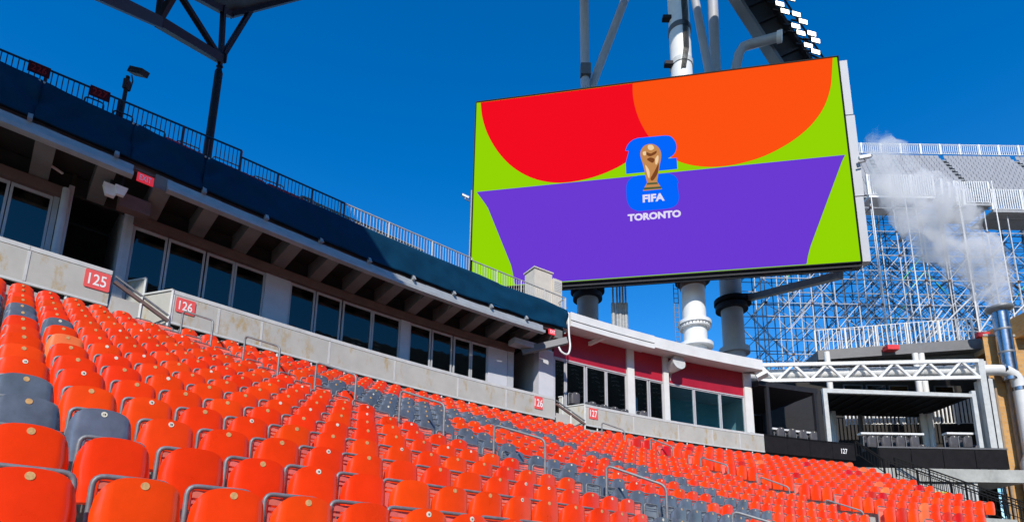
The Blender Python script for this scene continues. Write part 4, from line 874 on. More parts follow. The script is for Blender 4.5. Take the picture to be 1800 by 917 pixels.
# cameras on the screen edges
def cctv(c, xd, label, s=1):
    t = thing('security_camera', c, label, 'camera'); g = MB(); g.bar(c-xd*.45*s, c+xd*.45*s, .12*s, .13*s); obj('housing', g, 'white_clean', t)
    g = MB(); g.cyl(c+xd*.45*s, c+xd*.55*s, .10*s, n=12); obj('lens', g, 'black', t); g = MB(); g.bar(c, c+V((0, 0, -.4*s)), .06*s); g.bar(c+V((0, 0, -.4*s)), c+V((0, 0, -.4*s))-xd*.55*s, .05*s); obj('mount', g, 'grey_steel', t); return t
p = PY(818, 345, 34.9); cctv(p, V((-.9, -.3, .25)).normalized(), 'white security camera on a thin pole left of the screen', .55)
pp_ = PY(829, 340, 35.0); g = MB(); g.cyl(V((pp_.x, pp_.y, 12)), V((pp_.x, pp_.y, zat(pp_, 335))), .06, n=8); obj('camera_pole', g, 'galv', None, 'thin grey pole beside the left edge of the screen', 'pole', origin=V((pp_.x, pp_.y, 12)))
p = PY(1520, 276, 30.6); cctv(p, V((.95, -.1, .15)).normalized(), 'grey security camera on the right flank of the screen', .75)
# small ladder by the white column
g = MB(); q = PY(1190, 560, 34.2); 
for s_ in (-.14, .14): g.bar(V((q.x+s_, q.y, z(605))), V((q.x+s_, q.y, z(505))), .02)
for k in range(12): zz = z(605)+(z(505)-z(605))*k/12; g.bar(V((q.x-.14, q.y, zz)), V((q.x+.14, q.y, zz)), .015)
obj('ladder', g, 'grey_steel', None, 'thin dark ladder beside the white column', 'ladder', origin=V((q.x, q.y, z(605))))
# ================================================================== pavilions, balcony, stairs on the right
def hx(x0, y0, x1, y1, Y, th): # frontal box from pixel corners at depth Y
    a = PY(x0, y1, Y); b = PY(x1, y1, Y); c = PY(x0, y0, Y); 
    return [V((a.x, Y, a.z)), V((b.x, Y, a.z)), V((b.x, Y+th, a.z)), V((a.x, Y+th, a.z)), V((a.x, Y, c.z)), V((b.x, Y, c.z)), V((b.x, Y+th, c.z)), V((a.x, Y+th, c.z))]
def postx(x, y, Y, z0, z1, r, mm, name, parent):
    p = PY(x, y, Y); g = MB(); g.box(V((p.x, p.y, (z0+z1)/2)), (r, 0, 0), (0, r, 0), (0, 0, (z1-z0)/2)); return obj(name, g, mm, parent)
# pavilion beside the red-band suites
e_ = -.55; wa, wb = HW(1336, e_, 10), HW(1440, e_, 10); zt1 = HIT(1345, 667, e_)[1]; zt2 = HIT(1437, 685, e_)[1]; zt = (zt1+zt2)/2
t = thing('pavilion', C(wa, e_, ZF), 'dark grey flat-roofed balcony pavilion next to the red-band suites', 'pavilion')
g = MB(); g.sweep([(e_, zt-.30), (e_, zt), (-5.5, zt), (-5.5, zt-.30)], wa, wb); obj('roof', g, 'dark_steel', t)
for x in (1352, 1436):
    for ee in (e_-.08, -5.0):
        w = HW(x, e_, 9.5); g = MB(); p = C(w, ee); q = (C(w+.09, 0)-C(w, 0)); n_ = (C(w, .09)-C(w, 0)); g.box(V((p.x, p.y, (ZF+zt-.3)/2)), q, n_, V((0, 0, (zt-.3-ZF)/2))); obj('post', g, 'dark_steel', t)
g = MB(); g.sweep([(-.75, 8.42), (-.75, 8.52), (-1.1, 8.52), (-1.1, 8.42)], HW(1358, -.75, 8.5), HW(1435, -.75, 8.5)); obj('counter', g, 'white_clean', t)
g = MB(); g.sweep([(-5.4, ZF), (-5.4, zt-.4), (-5.5, zt-.4), (-5.5, ZF)], wa+1.6, wb); obj('back_screen', g, 'black', t)
for k, x in enumerate((1372, 1392, 1411, 1430)):
    w, z_ = HIT(x, 751+k*2.3, -.62); p = C(w, -.62, z_-.823*1.2); t = thing('suite_chair', p, 'charcoal chair behind the black balcony front with white 127', 'chair', 'charcoal chairs of the first pavilion'); t.rotation_euler = (0, 0, ANG(w)); t.scale = (1.2,)*3
    inst('seat_pan', SB, t); inst('backrest', BACKM['charcoal'], t); inst('frame', FRAMEM, t); inst('number_disc', DISCM['disc_white'], t)
# second balcony
YB = 34.8
zt_b = PY(1655, 787, YB).z; zb_b = PY(1655, 822, YB).z
xL, xR = PY(1545, 800, YB).x, PY(1770, 800, YB).x
t = thing('balcony_front', V((xL, YB, zb_b)), 'wide black mesh balcony front under the large pavilion', 'balcony')
for k in range(4): g = MB(); a = xL+(xR-xL)*k/4+.02; b = xL+(xR-xL)*(k+1)/4-.02; g.box(((a+b)/2, YB, (zt_b+zb_b)/2-.03), ((b-a)/2, 0, 0), (0, .02, 0), (0, 0, (zt_b-zb_b)/2-.03)); obj('panel', g, 'black_mesh', t)
g = MB(); g.box(((xL+xR)/2, YB, zt_b), ((xR-xL)/2+.05, 0, 0), (0, .06, 0), (0, 0, .05)); obj('top_rail', g, 'grey_steel', t)
g = MB(); g.box((xL-.02, YB+1.6, (zt_b+zb_b)/2), (.03, 0, 0), (0, 1.6, 0), (0, 0, (zt_b-zb_b)/2)); obj('side_panel', g, 'black', t)
g = MB(); g.box((xR+.02, YB+1.6, (zt_b+zb_b)/2), (.03, 0, 0), (0, 1.6, 0), (0, 0, (zt_b-zb_b)/2)); obj('side_panel', g, 'black', t)
zc_ = PY(1655, 846, YB).z; g = MB(); g.box(((xL+xR)/2-.1, YB+3, (zb_b-.06+zc_)/2), ((xR-xL)/2+1.0, 0, 0), (0, 3.1, 0), (0, 0, (zb_b-.06-zc_)/2)); obj('balcony_slab', g, 'concrete', None, 'stained concrete slab edge carrying the wide black balcony', 'slab', origin=V((xL, YB, zc_)))
# big pavilion on it
zf = zb_b; zr_ = PY(1460, 682, YB+.3).z
t = thing('pavilion', V((xL-.8, YB+.3, zf)), 'large dark pavilion with pale grey frame and sloping roof above the wide balcony', 'pavilion')
xa, xb = PY(1452, 740, YB+.3).x, PY(1722, 740, YB+.3).x
for x, mm in ((xa+.12, 'cap'), (xb-.1, 'cap')): g = MB(); g.box((x, YB+.4, (zf+zr_)/2), (.13, 0, 0), (0, .1, 0), (0, 0, (zr_-zf)/2)); obj('post', g, mm, t)
for x in (xa+.1, xa+5.2, xb-.1): g = MB(); g.box((x, YB+5.2, (zf+zr_)/2), (.11, 0, 0), (0, .1, 0), (0, 0, (zr_-zf)/2-.2)); obj('post', g, 'grey_steel', t)
g = MB(); g.prism([V((xa, YB+.3, zr_-.28)), V((xb, YB+.3, zr_-.42)), V((xb, YB+.3, zr_-.20)), V((xa, YB+.3, zr_))], (0, .22, 0)); obj('front_beam', g, 'cap', t)
g = MB(); g.hexa([V((xa, YB+.55, zr_-.28)), V((xb, YB+.55, zr_-.34)), V((xb, YB+5.4, zr_-.34)), V((xa, YB+5.4, zr_-.28)), V((xa, YB+.55, zr_-.06)), V((xb, YB+.55, zr_-.16)), V((xb, YB+5.4, zr_-.16)), V((xa, YB+5.4, zr_-.06))]); obj('roof', g, 'black', t)
for k in range(11): g = MB(); x = xa+.5+(xb-xa-1)*k/10; g.box((x, YB+2.9, zr_-.36), (.03, 0, 0), (0, 2.3, 0), (0, 0, .05)); obj('rafter', g, 'dark_steel', t)
g = MB(); g.hexa([V((xa-1.9, YB+1.6, zf)), V((xa-.0, YB+.6, zf)), V((xa+.0, YB+.68, zf)), V((xa-1.9, YB+1.68, zf)), V((xa-1.9, YB+1.6, zr_-.9)), V((xa, YB+.6, zr_)), V((xa, YB+.68, zr_)), V((xa-1.9, YB+1.68, zr_-.9))]); obj('side_screen', g, 'dark_steel', t)
for a, b in ((PY(1508, 0, YB).x, 0), ): pass
for x0, x1 in ((1510, 1620), (1660, 1708)):
    a = PY(x0, 762, YB+.9); b = PY(x1, 762, YB+.9); g = MB(); g.box(((a.x+b.x)/2, YB+.9, a.z), ((b.x-a.x)/2, 0, 0), (0, .22, 0), (0, 0, .06)); obj('counter', g, 'white_clean', t)
g = MB(); a = PY(1500, 740, YB+5.6); b = PY(1725, 790, YB+5.6); g.box(((a.x+b.x)/2, YB+5.6, zf+.9), ((b.x-a.x)/2, 0, 0), (0, .05, 0), (0, 0, .9)); obj('back_screen', g, 'black', t)
for k in range(3): g = MB(); p = PY(1625+k*8, 770, YB+2.2+k*.3); g.box((p.x, p.y, zf+.9), (.22, 0, 0), (0, .2, 0), (0, 0, .9)); obj('wrapped_heater', g, 'rubber', t)
for k, x in enumerate((1532, 1557, 1582, 1607, 1675, 1700, 1620, 1721)):
    yt = 765.5 if k < 6 else 781; p = PY(x, yt, YB+.55); sc_ = 1.55; p = V((p.x, p.y, p.z-.823*sc_)); q = thing('suite_chair', p, 'charcoal moulded chair on the wide balcony under the large pavilion', 'chair', 'charcoal chairs of the large pavilion'); q.rotation_euler = (0, 0, .25); q.scale = (sc_,)*3
    inst('seat_pan', SB, q); inst('backrest', BACKM['charcoal'], q); inst('frame', FRAMEM, q); inst('number_disc', DISCM['disc_white'], q)
# wall under the balcony
YW = YB+.12
t = thing('service_wall', PY(1640, 900, YW), 'pale ribbed metal wall with a faded yellow notice under the balcony', 'wall')
a, b = PY(1560, 850, YW), PY(1719, 877, YW); zt_, zb_ = PY(1640, 849, YW).z, PY(1640, 878, YW).z
n = 46
for k in range(n): g = MB(); x = a.x+(b.x-a.x)*(k+.5)/n; g.box((x, YW, (zt_+zb_)/2), ((b.x-a.x)/n*.36, 0, 0), (0, .035, 0), (0, 0, (zt_-zb_)/2)); obj('rib', g, 'corrugated', t)
g = MB(); g.box(((a.x+b.x)/2, YW+.05, (zt_+zb_)/2), ((b.x-a.x)/2, 0, 0), (0, .03, 0), (0, 0, (zt_-zb_)/2)); obj('sheet', g, 'corrugated', t)
c = PY(1647, 866, YW-.05); g = MB(); g.box(c, (.72, 0, 0), (0, .006, 0), (0, 0, .10)); obj('notice', g, 'yellow', t)
g = MB(); x0, x1 = PY(1590, 890, YW+.3).x, PY(1730, 890, YW+.3).x; g.box(((x0+x1)/2, YW+.6, 0), ((x1-x0)/2, 0, 0), (0, .05, 0), (0, 0, zc_)); obj('back_wall', g, 'void', t)
g = MB(); p = PY(1672, 900, YW+.35); g.box((p.x, YW+.4, zb_-1.2), (.75, 0, 0), (0, .05, 0), (0, 0, 1.1)); obj('door', g, 'grey_steel', t)
g = MB(); p = PY(1722, 890, YW); g.box((p.x-.1, YW, 1.0), (.10, 0, 0), (0, .1, 0), (0, 0, zc_-1.0)); obj('post', g, 'cap', t)
# low retaining wall at the end of the parapet
p0 = C(WE, .2); g = MB(); q = C(WE+.9, -.2); g.hexa([V((p0.x, p0.y, -4)), V((q.x, q.y, -4)), V((q.x, q.y+2.5, -4)), V((p0.x, p0.y+2.5, -4)), V((p0.x, p0.y, 6.4)), V((q.x, q.y, 6.4)), V((q.x, q.y+2.5, 6.7)), V((p0.x, p0.y+2.5, 6.7))]); obj('end_wall', g, 'concrete', None, 'weathered concrete end wall between the two black balconies', 'wall', origin=p0)
# stair railings
def slope_rail(A, B, h, label, n):
    t = thing('stair_railing', V((A.x, A.y, A.z-h)), label, 'railing')
    dn = V((0, 0, -h)); g = MB(); g.bar(A, B, .035, .035); obj('rail', g, 'black', t); g = MB(); g.bar(A+dn*.88, B+dn*.88, .02, .02); obj('rail', g, 'black', t); g = MB(); g.bar(A+dn*.12, B+dn*.12, .02, .02); obj('rail', g, 'black', t)
    for k in range(n+1):
        p = A+(B-A)*k/n; post = k % 9 == 0
        g = MB(); g.bar(p+dn*(1.05 if post else .88), p+dn*.02, .035 if post else .011); obj('post' if post else 'picket', g, 'black', t)
slope_rail(PY(1553, 805, 33.6), PY(1830, 903, 31.4), 1.15, 'black sloping picket railing of the stair, nearer flight side', 40)
slope_rail(PY(1572, 803, 34.3), PY(1830, 893, 32.4), 1.15, 'black sloping picket railing of the stair, side against the ribbed wall', 36)
slope_rail(PY(1503, 774, 33.6), PY(1552, 806, 33.6), .9, 'short black sloping rail between the two black balconies', 9)
g = MB(); A, B = PY(1553, 840, 33.6), PY(1830, 945, 31.4); n_ = V((.2, 1.0, 0))*.9; g.hexa([A+V((0, 0, -.5)), B+V((0, 0, -.5)), B+n_+V((0, 0, -.5)), A+n_+V((0, 0, -.5)), A, B, B+n_, A+n_]); obj('stair', g, 'concrete', None, 'concrete stair flight descending beside the seat block', 'stairs', origin=A)
# ================================================================== brick building, truss bridge, pipe, chimney
YK = 37.2
xb0 = PY(1727, 592, YK).x; zbt = PY(1740, 591, YK).z
t = thing('brick_building', V((xb0, YK, -4.2)), 'tan brick building at the right with pipes on its face', 'building')
g = MB(); BF = [V((xb0, YK, -4.2)), V((xb0+16, YK, -4.2)), V((xb0+16, YK+6, -4.2)), V((xb0*(YK+6)/YK+.6, YK+6, -4.2))]; g.prism(BF, (0, 0, zbt+4.2)); obj('wall', g, 'brick', t)
g = MB(); g.prism([V((p_.x, p_.y-.06, zbt)) for p_ in BF], (0, 0, .16)); obj('coping', g, 'concrete', t)
x1 = PY(1785, 600, YK).x
g = MB(); g.box((x1+5, YK+1.5, zbt+.6), (5, 0, 0), (0, 2.6, 0), (0, 0, .75)); obj('parapet', g, 'brick', t)
for x, r_ in ((1775, .10), (1783, .07), (1752, .09)): p = PY(x, 700, YK-.15); g = MB(); g.cyl(V((p.x, p.y, 4)), V((p.x, p.y, zat(p, 600 if x > 1760 else 668))), r_, n=10); obj('drain_pipe', g, 'timber' if x != 1783 else 'cap', t)
# brick upper right edge
ZQ = PY(1745, 790, YK-.4).z
p = PY(1745, 720, YK-1.0); g = MB(); g.box((p.x, YK-.6, (PY(1740, 665, YK-1).z+PY(1740, 800, YK-1).z)/2), (.30, 0, 0), (0, .4, 0), (0, 0, (PY(1740, 665, YK-1).z-PY(1740, 800, YK-1).z)/2)); obj('service_casing', g, 'cap', None, 'pale grey metal casing between pavilion and brick wall', 'casing', origin=V((p.x, YK-1, ZQ)))
# truss bridge
YT = 35.6
t = thing('pipe_truss', PY(1340, 668, YT), 'white painted lattice truss bridge spanning to the brick building', 'truss')
def pj(x, y, dy=0): return PY(x, y, YT+dy)
ch = [((1322, 651), (1718, 634)), ((1375, 667.5), (1722, 663))]
for dy in (0, 1.3):
    for k, (a, b) in enumerate((((1335, 641.5), (1718, 634)), ((1335, 669), (1722, 663)))):
        g = MB(); g.bar(pj(*a, dy), pj(*b, dy), .11, .11); obj('chord', g, 'white_clean', t)
    npn = 13
    for k in range(npn):
        f0, f1 = k/npn, (k+1)/npn; top = lambda f_: pj(1335+383*f_, 641.5-7.5*f_, dy); bot = lambda f_: pj(1335+387*f_, 669-6*f_, dy)
        g = MB(); (g.bar(top(f0), bot(f1), .07, .07) if k % 2 == 0 else g.bar(bot(f0), top(f1), .07, .07)); obj('diagonal', g, 'white_clean', t)
for k in range(8): f_ = k/7; g = MB(); g.bar(pj(1335+383*f_, 641.5-7.5*f_), pj(1335+383*f_, 641.5-7.5*f_, 1.3), .05); g.bar(pj(1335+387*f_, 669-6*f_), pj(1335+387*f_, 669-6*f_, 1.3), .05); obj('tie', g, 'white_clean', t)
a = pj(1722, 630); g = MB(); g.box((a.x+.1, YT+.2, (a.z+zf)/2), (.20, 0, 0), (0, .15, 0), (0, 0, (a.z-zf)/2)); obj('leg', g, 'cap', t)
g = MB(); g.box((a.x+.55, YT+.6, (a.z-1.1+zf)/2), (.18, 0, 0), (0, .15, 0), (0, 0, (a.z-1.1-zf)/2)); obj('leg', g, 'dark_steel', t)
# pipe
YP = YT+.65
P = [PY(1300, 660, YP), PY(1745, 650, YP)]; pe = PY(1788, 656, YP)
P += arc_path(P[-1], V((pe.x, pe.y, PY(1745, 650, YP).z)), V((pe.x, pe.y, -4)), 1.2, 8)[0:]+[V((pe.x, pe.y, zat(pe, 800)))]
t = thing('duct_pipe', P[0], 'fat white duct pipe running through the truss and down the brick wall', 'pipe'); g = MB(); g.tube(P, .36, 20); obj('duct', g, 'white', t)
for x, mm in ((1762, 'chrome'), (1620, 'cap'), (1548, 'cap'), (1490, 'cap'), (1430, 'cap')): p = PY(x, 660-(x-1300)*.0225, YP); g = MB(); g.cyl(p-V((.09, 0, 0)), p+V((.09, 0, 0)), .38, n=20); obj('clamp', g, mm, t)
g = MB(); zz = zat(pe, 683); g.cyl(V((pe.x, pe.y, zz-.12)), V((pe.x, pe.y, zz+.12)), .385, n=20); obj('clamp', g, 'chrome', t)
g = MB(); zz = zat(pe, 800); g.lathe((pe.x, pe.y, 0), [(.37, zz+.1), (.62, zz-.5), (.62, zz-4.5)], 20); obj('drum', g, 'cap', t)
# chimney
pcm = PY(1766, 600, 36.4); zz = lambda y: zat(pcm, y)
t = thing('steel_chimney', V((pcm.x, pcm.y, zz(660))), 'shiny stainless steel chimney with flared cap giving off steam', 'chimney')
g = MB(); g.cyl(V((pcm.x, pcm.y, zz(668))), V((pcm.x, pcm.y, zz(545))), .46, n=28); obj('flue', g, 'chrome', t)
g = MB(); g.lathe((pcm.x, pcm.y, 0), [(.46, zz(549)), (.76, zz(545)), (.80, zz(541)), (.72, zz(540)), (.45, zz(541))], 28); obj('cap', g, 'galv', t)
for y in (580, 620): g = MB(); g.lathe((pcm.x, pcm.y, 0), [(.465, zz(y+2)), (.49, zz(y+1)), (.49, zz(y-1)), (.465, zz(y-2))], 28); obj('band', g, 'galv', t)
# grey flat-roofed building behind
YG = 39.6
t = thing('flat_roof_building', PY(1580, 660, YG), 'low dark building with a grey roof edge behind the truss', 'building')
A, B = PY(1439, 632, YG+1.2), PY(1728, 612, YG-1.2); th = V((0, 0, .75))
g = MB(); bk = V((.4, 5, 0)); g.hexa([A, B, B+bk, A+bk, A+th, B+th, B+bk+th, A+bk+th]); obj('roof_edge', g, 'grey_steel', t)
g = MB(); A2, B2 = A+V((.2, .8, -.35)), B+V((0, .8, -.35)); g.hexa([A2, B2, B2+bk, A2+bk, A2+th*.4, B2+th*.4, B2+bk+th*.4, A2+bk+th*.4]); obj('soffit', g, 'soffit', t)
g = MB(); A3, B3 = PY(1330, 740, YG+3), PY(1735, 740, YG+3); g.hexa([V((A3.x, A3.y, 4)), V((B3.x, B3.y, 4)), V((B3.x, B3.y+1, 4)), V((A3.x, A3.y+1, 4)), V((A3.x, A3.y, A.z-.4)), V((B3.x, B3.y, B.z-.4)), V((B3.x, B3.y+1, B.z-.4)), V((A3.x, A3.y+1, A.z-.4))]); obj('wall', g, 'void', t)
for x in (1460, 1617, 1628): p = PY(x, 690, YG-.3); g = MB(); g.cyl(V((p.x, p.y, 5)), V((p.x, p.y, A.z)), .20, n=16); obj('column', g, 'white_clean', t)
for x in (1500, 1540, 1580, 1660): p = PY(x, 690, YG+2.9); g = MB(); g.box((p.x, p.y, A.z-2.2), (.75, 0, 0), (0, .05, 0), (0, 0, .9)); w_ = obj('window', g, 'grey_steel', t); g = MB(); g.box((p.x, p.y-.06, A.z-2.2), (.65, 0, 0), (0, .01, 0), (0, 0, .8)); obj('pane', g, gl_dark, w_)
def pick_fence(A, B, h, sp, mm, label, r=.03, post=2.0, cat='railing', nm='fence'):
    fence(nm, A, B, h, sp, mm, mm, label, post, bar=r, pw=.05)
pick_fence(A+V((.1, .4, .75)), B+V((-.2, .4, .75)), 1.75, .30, 'white_clean', 'white picket railing along the grey roof edge below the scaffold')
a, b = PY(1488, 748, YB+6.2), PY(1735, 745, YB+6.2); pick_fence(a, b, 2.2, .28, 'white_clean', 'white picket fence behind the large dark pavilion', .05)
for x, y in ((1566, 612), (1724, 590)): p = PY(x, y, YG-.2); g = MB(); g.box(p, (.42, 0, 0), (0, .3, 0), (0, 0, .17)); obj('red_box', g, 'sign_red', None, 'small red box on the grey roof edge %s' % ('under the white railing' if x < 1600 else 'next to the brick coping'), 'box', origin=p)
# ================================================================== scaffold grandstand
YS = 43.5
ZTOP = PY(1600, 352, YS).z
sg = thing('scaffold_grandstand', V((25, YS, -4.2)), 'huge temporary grandstand on silver scaffold towers behind the screen', 'grandstand')
xs0 = PY(1348, 560, YS).x; nx = 17; bay = 1.9
tubes = []
xs = [xs0+bay*k for k in range(nx)]
lifts = [2.2*k-2 for k in range(int((ZTOP+2)/2.2)+1)]
def zcap(x, ly): return ZTOP+ly*.9
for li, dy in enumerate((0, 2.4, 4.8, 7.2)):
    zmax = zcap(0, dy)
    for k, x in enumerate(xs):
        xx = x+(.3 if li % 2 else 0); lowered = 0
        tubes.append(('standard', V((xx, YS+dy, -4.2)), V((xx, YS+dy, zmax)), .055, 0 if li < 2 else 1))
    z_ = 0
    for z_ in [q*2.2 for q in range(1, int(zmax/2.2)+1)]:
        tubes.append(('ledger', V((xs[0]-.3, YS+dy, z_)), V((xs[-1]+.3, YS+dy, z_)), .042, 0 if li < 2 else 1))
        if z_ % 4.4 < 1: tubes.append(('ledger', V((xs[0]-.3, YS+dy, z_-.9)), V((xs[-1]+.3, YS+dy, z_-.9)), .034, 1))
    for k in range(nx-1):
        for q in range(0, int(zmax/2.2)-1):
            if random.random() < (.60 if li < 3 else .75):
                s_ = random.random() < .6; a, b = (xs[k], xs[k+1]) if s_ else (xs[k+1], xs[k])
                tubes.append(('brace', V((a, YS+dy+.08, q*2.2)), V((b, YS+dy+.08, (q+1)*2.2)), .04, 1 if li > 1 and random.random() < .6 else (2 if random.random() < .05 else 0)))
for k, x in enumerate(xs):
    for z_ in [q*2.2 for q in range(2, int(ZTOP/2.2)+1)]:
        tubes.append(('transom', V((x, YS, z_)), V((x, YS+7.2, z_)), .035, 1))
        if random.random() < .35: tubes.append(('transom', V((x, YS, z_-2.2)), V((x, YS+2.4, z_)), .035, 0))
for k in range(5): a = xs[0]+k*4.5; tubes.append(('brace', V((a, YS-.3, 9+k*.4)), V((a+9.5, YS-.3, 21+k*.4)), .075, 0))
for k in range(3): a = xs[5]+k*4.8; tubes.append(('brace', V((a, YS-.25, 16)), V((a+7.5, YS-.25, 23)), .085, 0))
for k in range(190):
    zz_ = ZTOP-random.uniform(.3, 9.5); x = random.uniform(xs[0]+9, xs[-1]); dy = random.choice((2.4, 4.8, 7.2, 9)); ln = random.uniform(1.6, 2.6)*random.choice((-1, 1))
    tubes.append(('transom', V((x, YS+dy, zz_)), V((x+ln, YS+dy+random.uniform(-1, 1), zz_-random.uniform(1.5, 2.4))), .045, 1))
for k in range(130):
    q_ = random.randrange(1, max(2, int(ZTOP/2.2)-2)); x = xs[random.randrange(0, nx-2)]; s_ = random.choice((1, 2)); dy = random.choice((.15, 1.2, 2.3, 3.6))
    tubes.append(('brace', V((x, YS+dy, q_*2.2)), V((x+bay*s_, YS+dy, (q_+s_)*2.2)) if random.random() < .7 else V((x+bay*s_, YS+dy, q_*2.2-1.1)), .036, 0))
rank = {'standard': 0, 'ledger': 1, 'brace': 2, 'transom': 3}
tubes.sort(key=lambda q: (rank[q[0]], q[1].y, random.random())); st = [MB(), MB(), MB()]
cnt = {}
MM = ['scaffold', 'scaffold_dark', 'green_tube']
for nm, a, b, r_, mi in tubes:
    cnt[nm] = cnt.get(nm, 0)+1
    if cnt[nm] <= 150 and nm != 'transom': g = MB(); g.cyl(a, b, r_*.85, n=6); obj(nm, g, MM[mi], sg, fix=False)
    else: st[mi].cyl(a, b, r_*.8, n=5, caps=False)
for k in range(3):
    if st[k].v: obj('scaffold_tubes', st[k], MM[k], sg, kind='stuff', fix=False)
# couplers at nodes (tiny)
cp_ = MB()
for x in xs:
    for z_ in [q*2.2 for q in range(2, int(ZTOP/2.2)+1)]:
        if random.random() < .5: cp_.box((x, YS-.03, z_), (.09, 0, 0), (0, .09, 0), (0, 0, .09))
obj('couplers', cp_, 'rust', sg, kind='stuff', fix=False)
# sloping seat tiers
bdir = V((.48, .88, 0)); 
def tier(i, n=13):
    f_ = i/(n-1); y_ = YS+2.0+i*.78; zz_ = PY(1650, 338-f_*64, y_).z; return y_, zz_
farseat = MB(); farseat.hexa([V((-.235, 0, -.36)), V((.235, 0, -.36)), V((.235, .06, -.36)), V((-.235, .06, -.36)), V((-.235, .10, .14)), V((.235, .10, .14)), V((.235, .16, .14)), V((-.235, .16, .14))]); FSM = farseat.mesh('grandstand_seat', 'far_seat')
more = MB(); fc = 0; cand = []
for i in range(13):
    y_, zz_ = tier(i)
    x = xs[0]+4+i*.42
    while x < xs[0]+bay*nx+4:
        if int((x-i*.42-xs[0]+50)/.52) % 15 not in (0,):
            pxx = PX(V((x, y_, zz_)))[0]
            if 1480 < pxx < 1830: cand.append((V((x, y_, zz_)), y_))
        x += .52
    g = MB(); g.box((xs[0]+bay*nx/2+2, y_+.35, zz_-.62), (bay*nx/2+2, 0, 0), (0, .42, 0), (0, 0, .05)); obj('tread', g, 'galv_light', sg)
cand.sort(key=lambda q: q[0].length)
for k, (p, _) in enumerate(cand):
    if k < 300: inst('seat', FSM, sg, p-sg.location)
    else: more.join(farseat, Matrix.Translation(p))
if more.v: obj('upper_seats', more, 'far_seat', sg, kind='stuff', fix=False)
yt, zt_ = tier(12); 
fence('grandstand_railing', V((PY(1480, 270, yt+1).x, yt+1, PY(1650, 272, yt+1).z)), V((PY(1860, 270, yt+1).x, yt+1, PY(1650, 272, yt+1).z)), PY(1650, 254, yt+1).z-PY(1650, 272, yt+1).z, .22, 'white_clean', 'white_clean', 'white picket railing along the top of the scaffold grandstand', 2.1, bar=.03, pw=.09)
for k, (x0, x1, y0, y1, nm) in enumerate(((1527, 1642, 307, 343, 'white picket railing on the landing half hidden by steam'), (1681, 1741, 319, 357, 'white picket railing of the landing above the dark scaffold'), (1745, 1850, 333, 369, 'white double-height picket railing at the front of the tiers'))):
    Yf = YS-.4; a, b = PY(x0, y1, Yf), PY(x1, y1, Yf); h = PY(x0, y0, Yf).z-a.z
    fence('grandstand_railing', V((a.x, Yf, a.z)), V((b.x, Yf, a.z)), h, .19, 'white_clean', 'white_clean', nm, 2.2, bar=.04, pw=.08)
    g = MB(); g.box(((a.x+b.x)/2, Yf+1.2, a.z-.12), ((b.x-a.x)/2, 0, 0), (0, 1.25, 0), (0, 0, .10)); obj('landing', g, 'white_clean' if k == 0 else 'galv_light', sg)
for k in range(4):   # white stair cheeks
    p = PY(1648+k*13, 335+k*6, YS-.2); g = MB(); g.box(p, (.10, 0, 0), (0, .5, 0), (.05, 0, .75)); obj('stair_cheek', g, 'white_clean', sg)
for x in (1531, 1590, 1684, 1747): p = PY(x, 345, YS-.45); g = MB(); g.cyl(V((p.x, p.y, -4.2)), V((p.x, p.y, zat(p, 318))), .045, n=8); obj('standard', g, 'white_clean', sg)
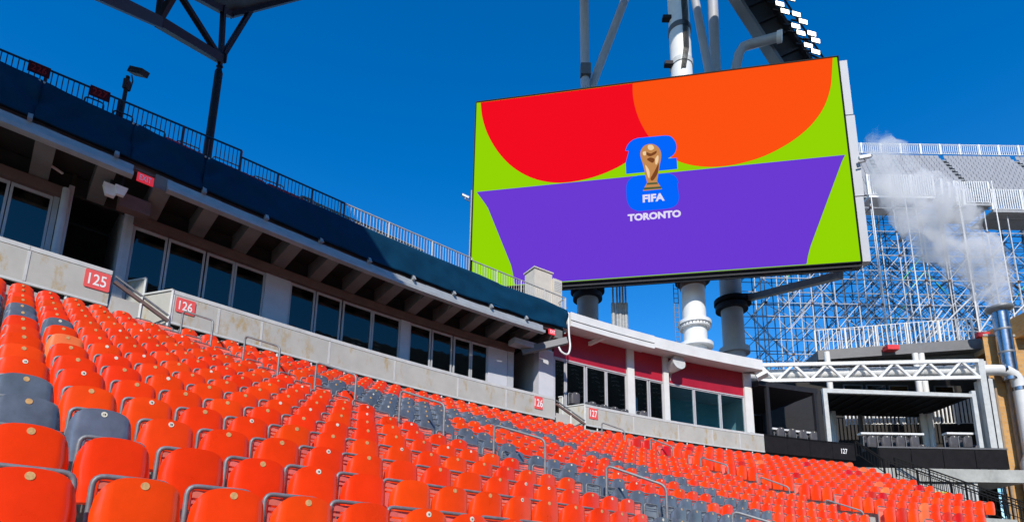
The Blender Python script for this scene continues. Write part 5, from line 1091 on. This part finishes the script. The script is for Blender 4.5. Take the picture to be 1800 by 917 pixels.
# ================================================================== steam
pts = bez([(1766, 541, 36.4, .55), (1752, 505, 36.5, 1.5), (1716, 462, 36.7, 2.2), (1668, 415, 37, 2.5), (1620, 358, 37.4, 2.5), (1575, 308, 38, 2.0), (1545, 262, 38.6, 1.3), (1530, 232, 39, .7)], 6)
g = MB(); ns = 20; vs = []
for q, (x, y, Y, r_) in enumerate(pts):
    c = PY(x, y, Y); a = V((.75, 0, .66)); b = V((0, 1, 0))
    for k in range(ns):
        t_ = 2*math.pi*k/ns; rr = r_*.82*(1+.5*noise.noise(V((q*.35, math.cos(t_)*1.6, math.sin(t_)*1.6)))); vs.append(c+a*(rr*math.cos(t_))+b*(rr*math.sin(t_)))
nn = len(pts); g.add(vs, [(q*ns+k, q*ns+(k+1) % ns, (q+1)*ns+(k+1) % ns, (q+1)*ns+k) for q in range(nn-1) for k in range(ns)], True); g.add(vs[:ns], [tuple(range(ns))]); g.add(vs[-ns:], [tuple(range(ns))])
M = bpy.data.materials.new('steam'); M.use_nodes = True; n = M.node_tree.nodes; L = M.node_tree.links; n.clear(); o_ = n.new('ShaderNodeOutputMaterial'); pv = n.new('ShaderNodeVolumePrincipled'); pv.inputs['Color'].default_value = (1, .985, .97, 1); pv.inputs['Anisotropy'].default_value = .0
tg = n.new('ShaderNodeNewGeometry'); nz = n.new('ShaderNodeTexNoise'); nz.inputs['Scale'].default_value = .55; nz.inputs['Detail'].default_value = 5; nz.inputs['Roughness'].default_value = .6; nz.inputs['Distortion'].default_value = .8; L.new(tg.outputs['Position'], nz.inputs['Vector'])
mr = n.new('ShaderNodeMapRange'); mr.inputs['From Min'].default_value = .41; mr.inputs['From Max'].default_value = .66; mr.inputs['To Min'].default_value = 0; mr.inputs['To Max'].default_value = 1.45; L.new(nz.outputs[0], mr.inputs[0]); L.new(mr.outputs[0], pv.inputs['Density']); L.new(pv.outputs[0], o_.inputs['Volume'])
MATS['steam'] = M; obj('steam', g, 'steam', None, 'white steam plume drifting up and sideways from the steel chimney', 'steam', kind='stuff')
# ================================================================== stand across the pitch (seen in the window glass)
g = MB(); base = OR+VD*-48; ux = UD; 
for i in range(42):
    a = base-VD*(i*.85); zz_ = -2+i*1.3; g.box(a+V((0, 0, zz_/2-2)), ux*75, VD*.42, V((0, 0, zz_/2+2)))
obj('opposite_stand', g, 'soffit', None, 'grey stepped stand across the pitch mirrored in the suite windows', 'stand', origin=base)
for k in range(10):
    t = thing('stand_stairs', base+ux*(-66+14.5*k), 'pale stair flight climbing the stand across the pitch', 'stairs', 'stair flights of the opposite stand'); g = MB()
    for i in range(42): a = base-VD*(i*.85)+ux*(-66+14.5*k); zz_ = -2+i*1.3; g.box(a+V((0, 0, zz_+.06)), ux*.8, VD*.44, V((0, 0, .1)))
    obj('steps', g, 'white_clean', t)
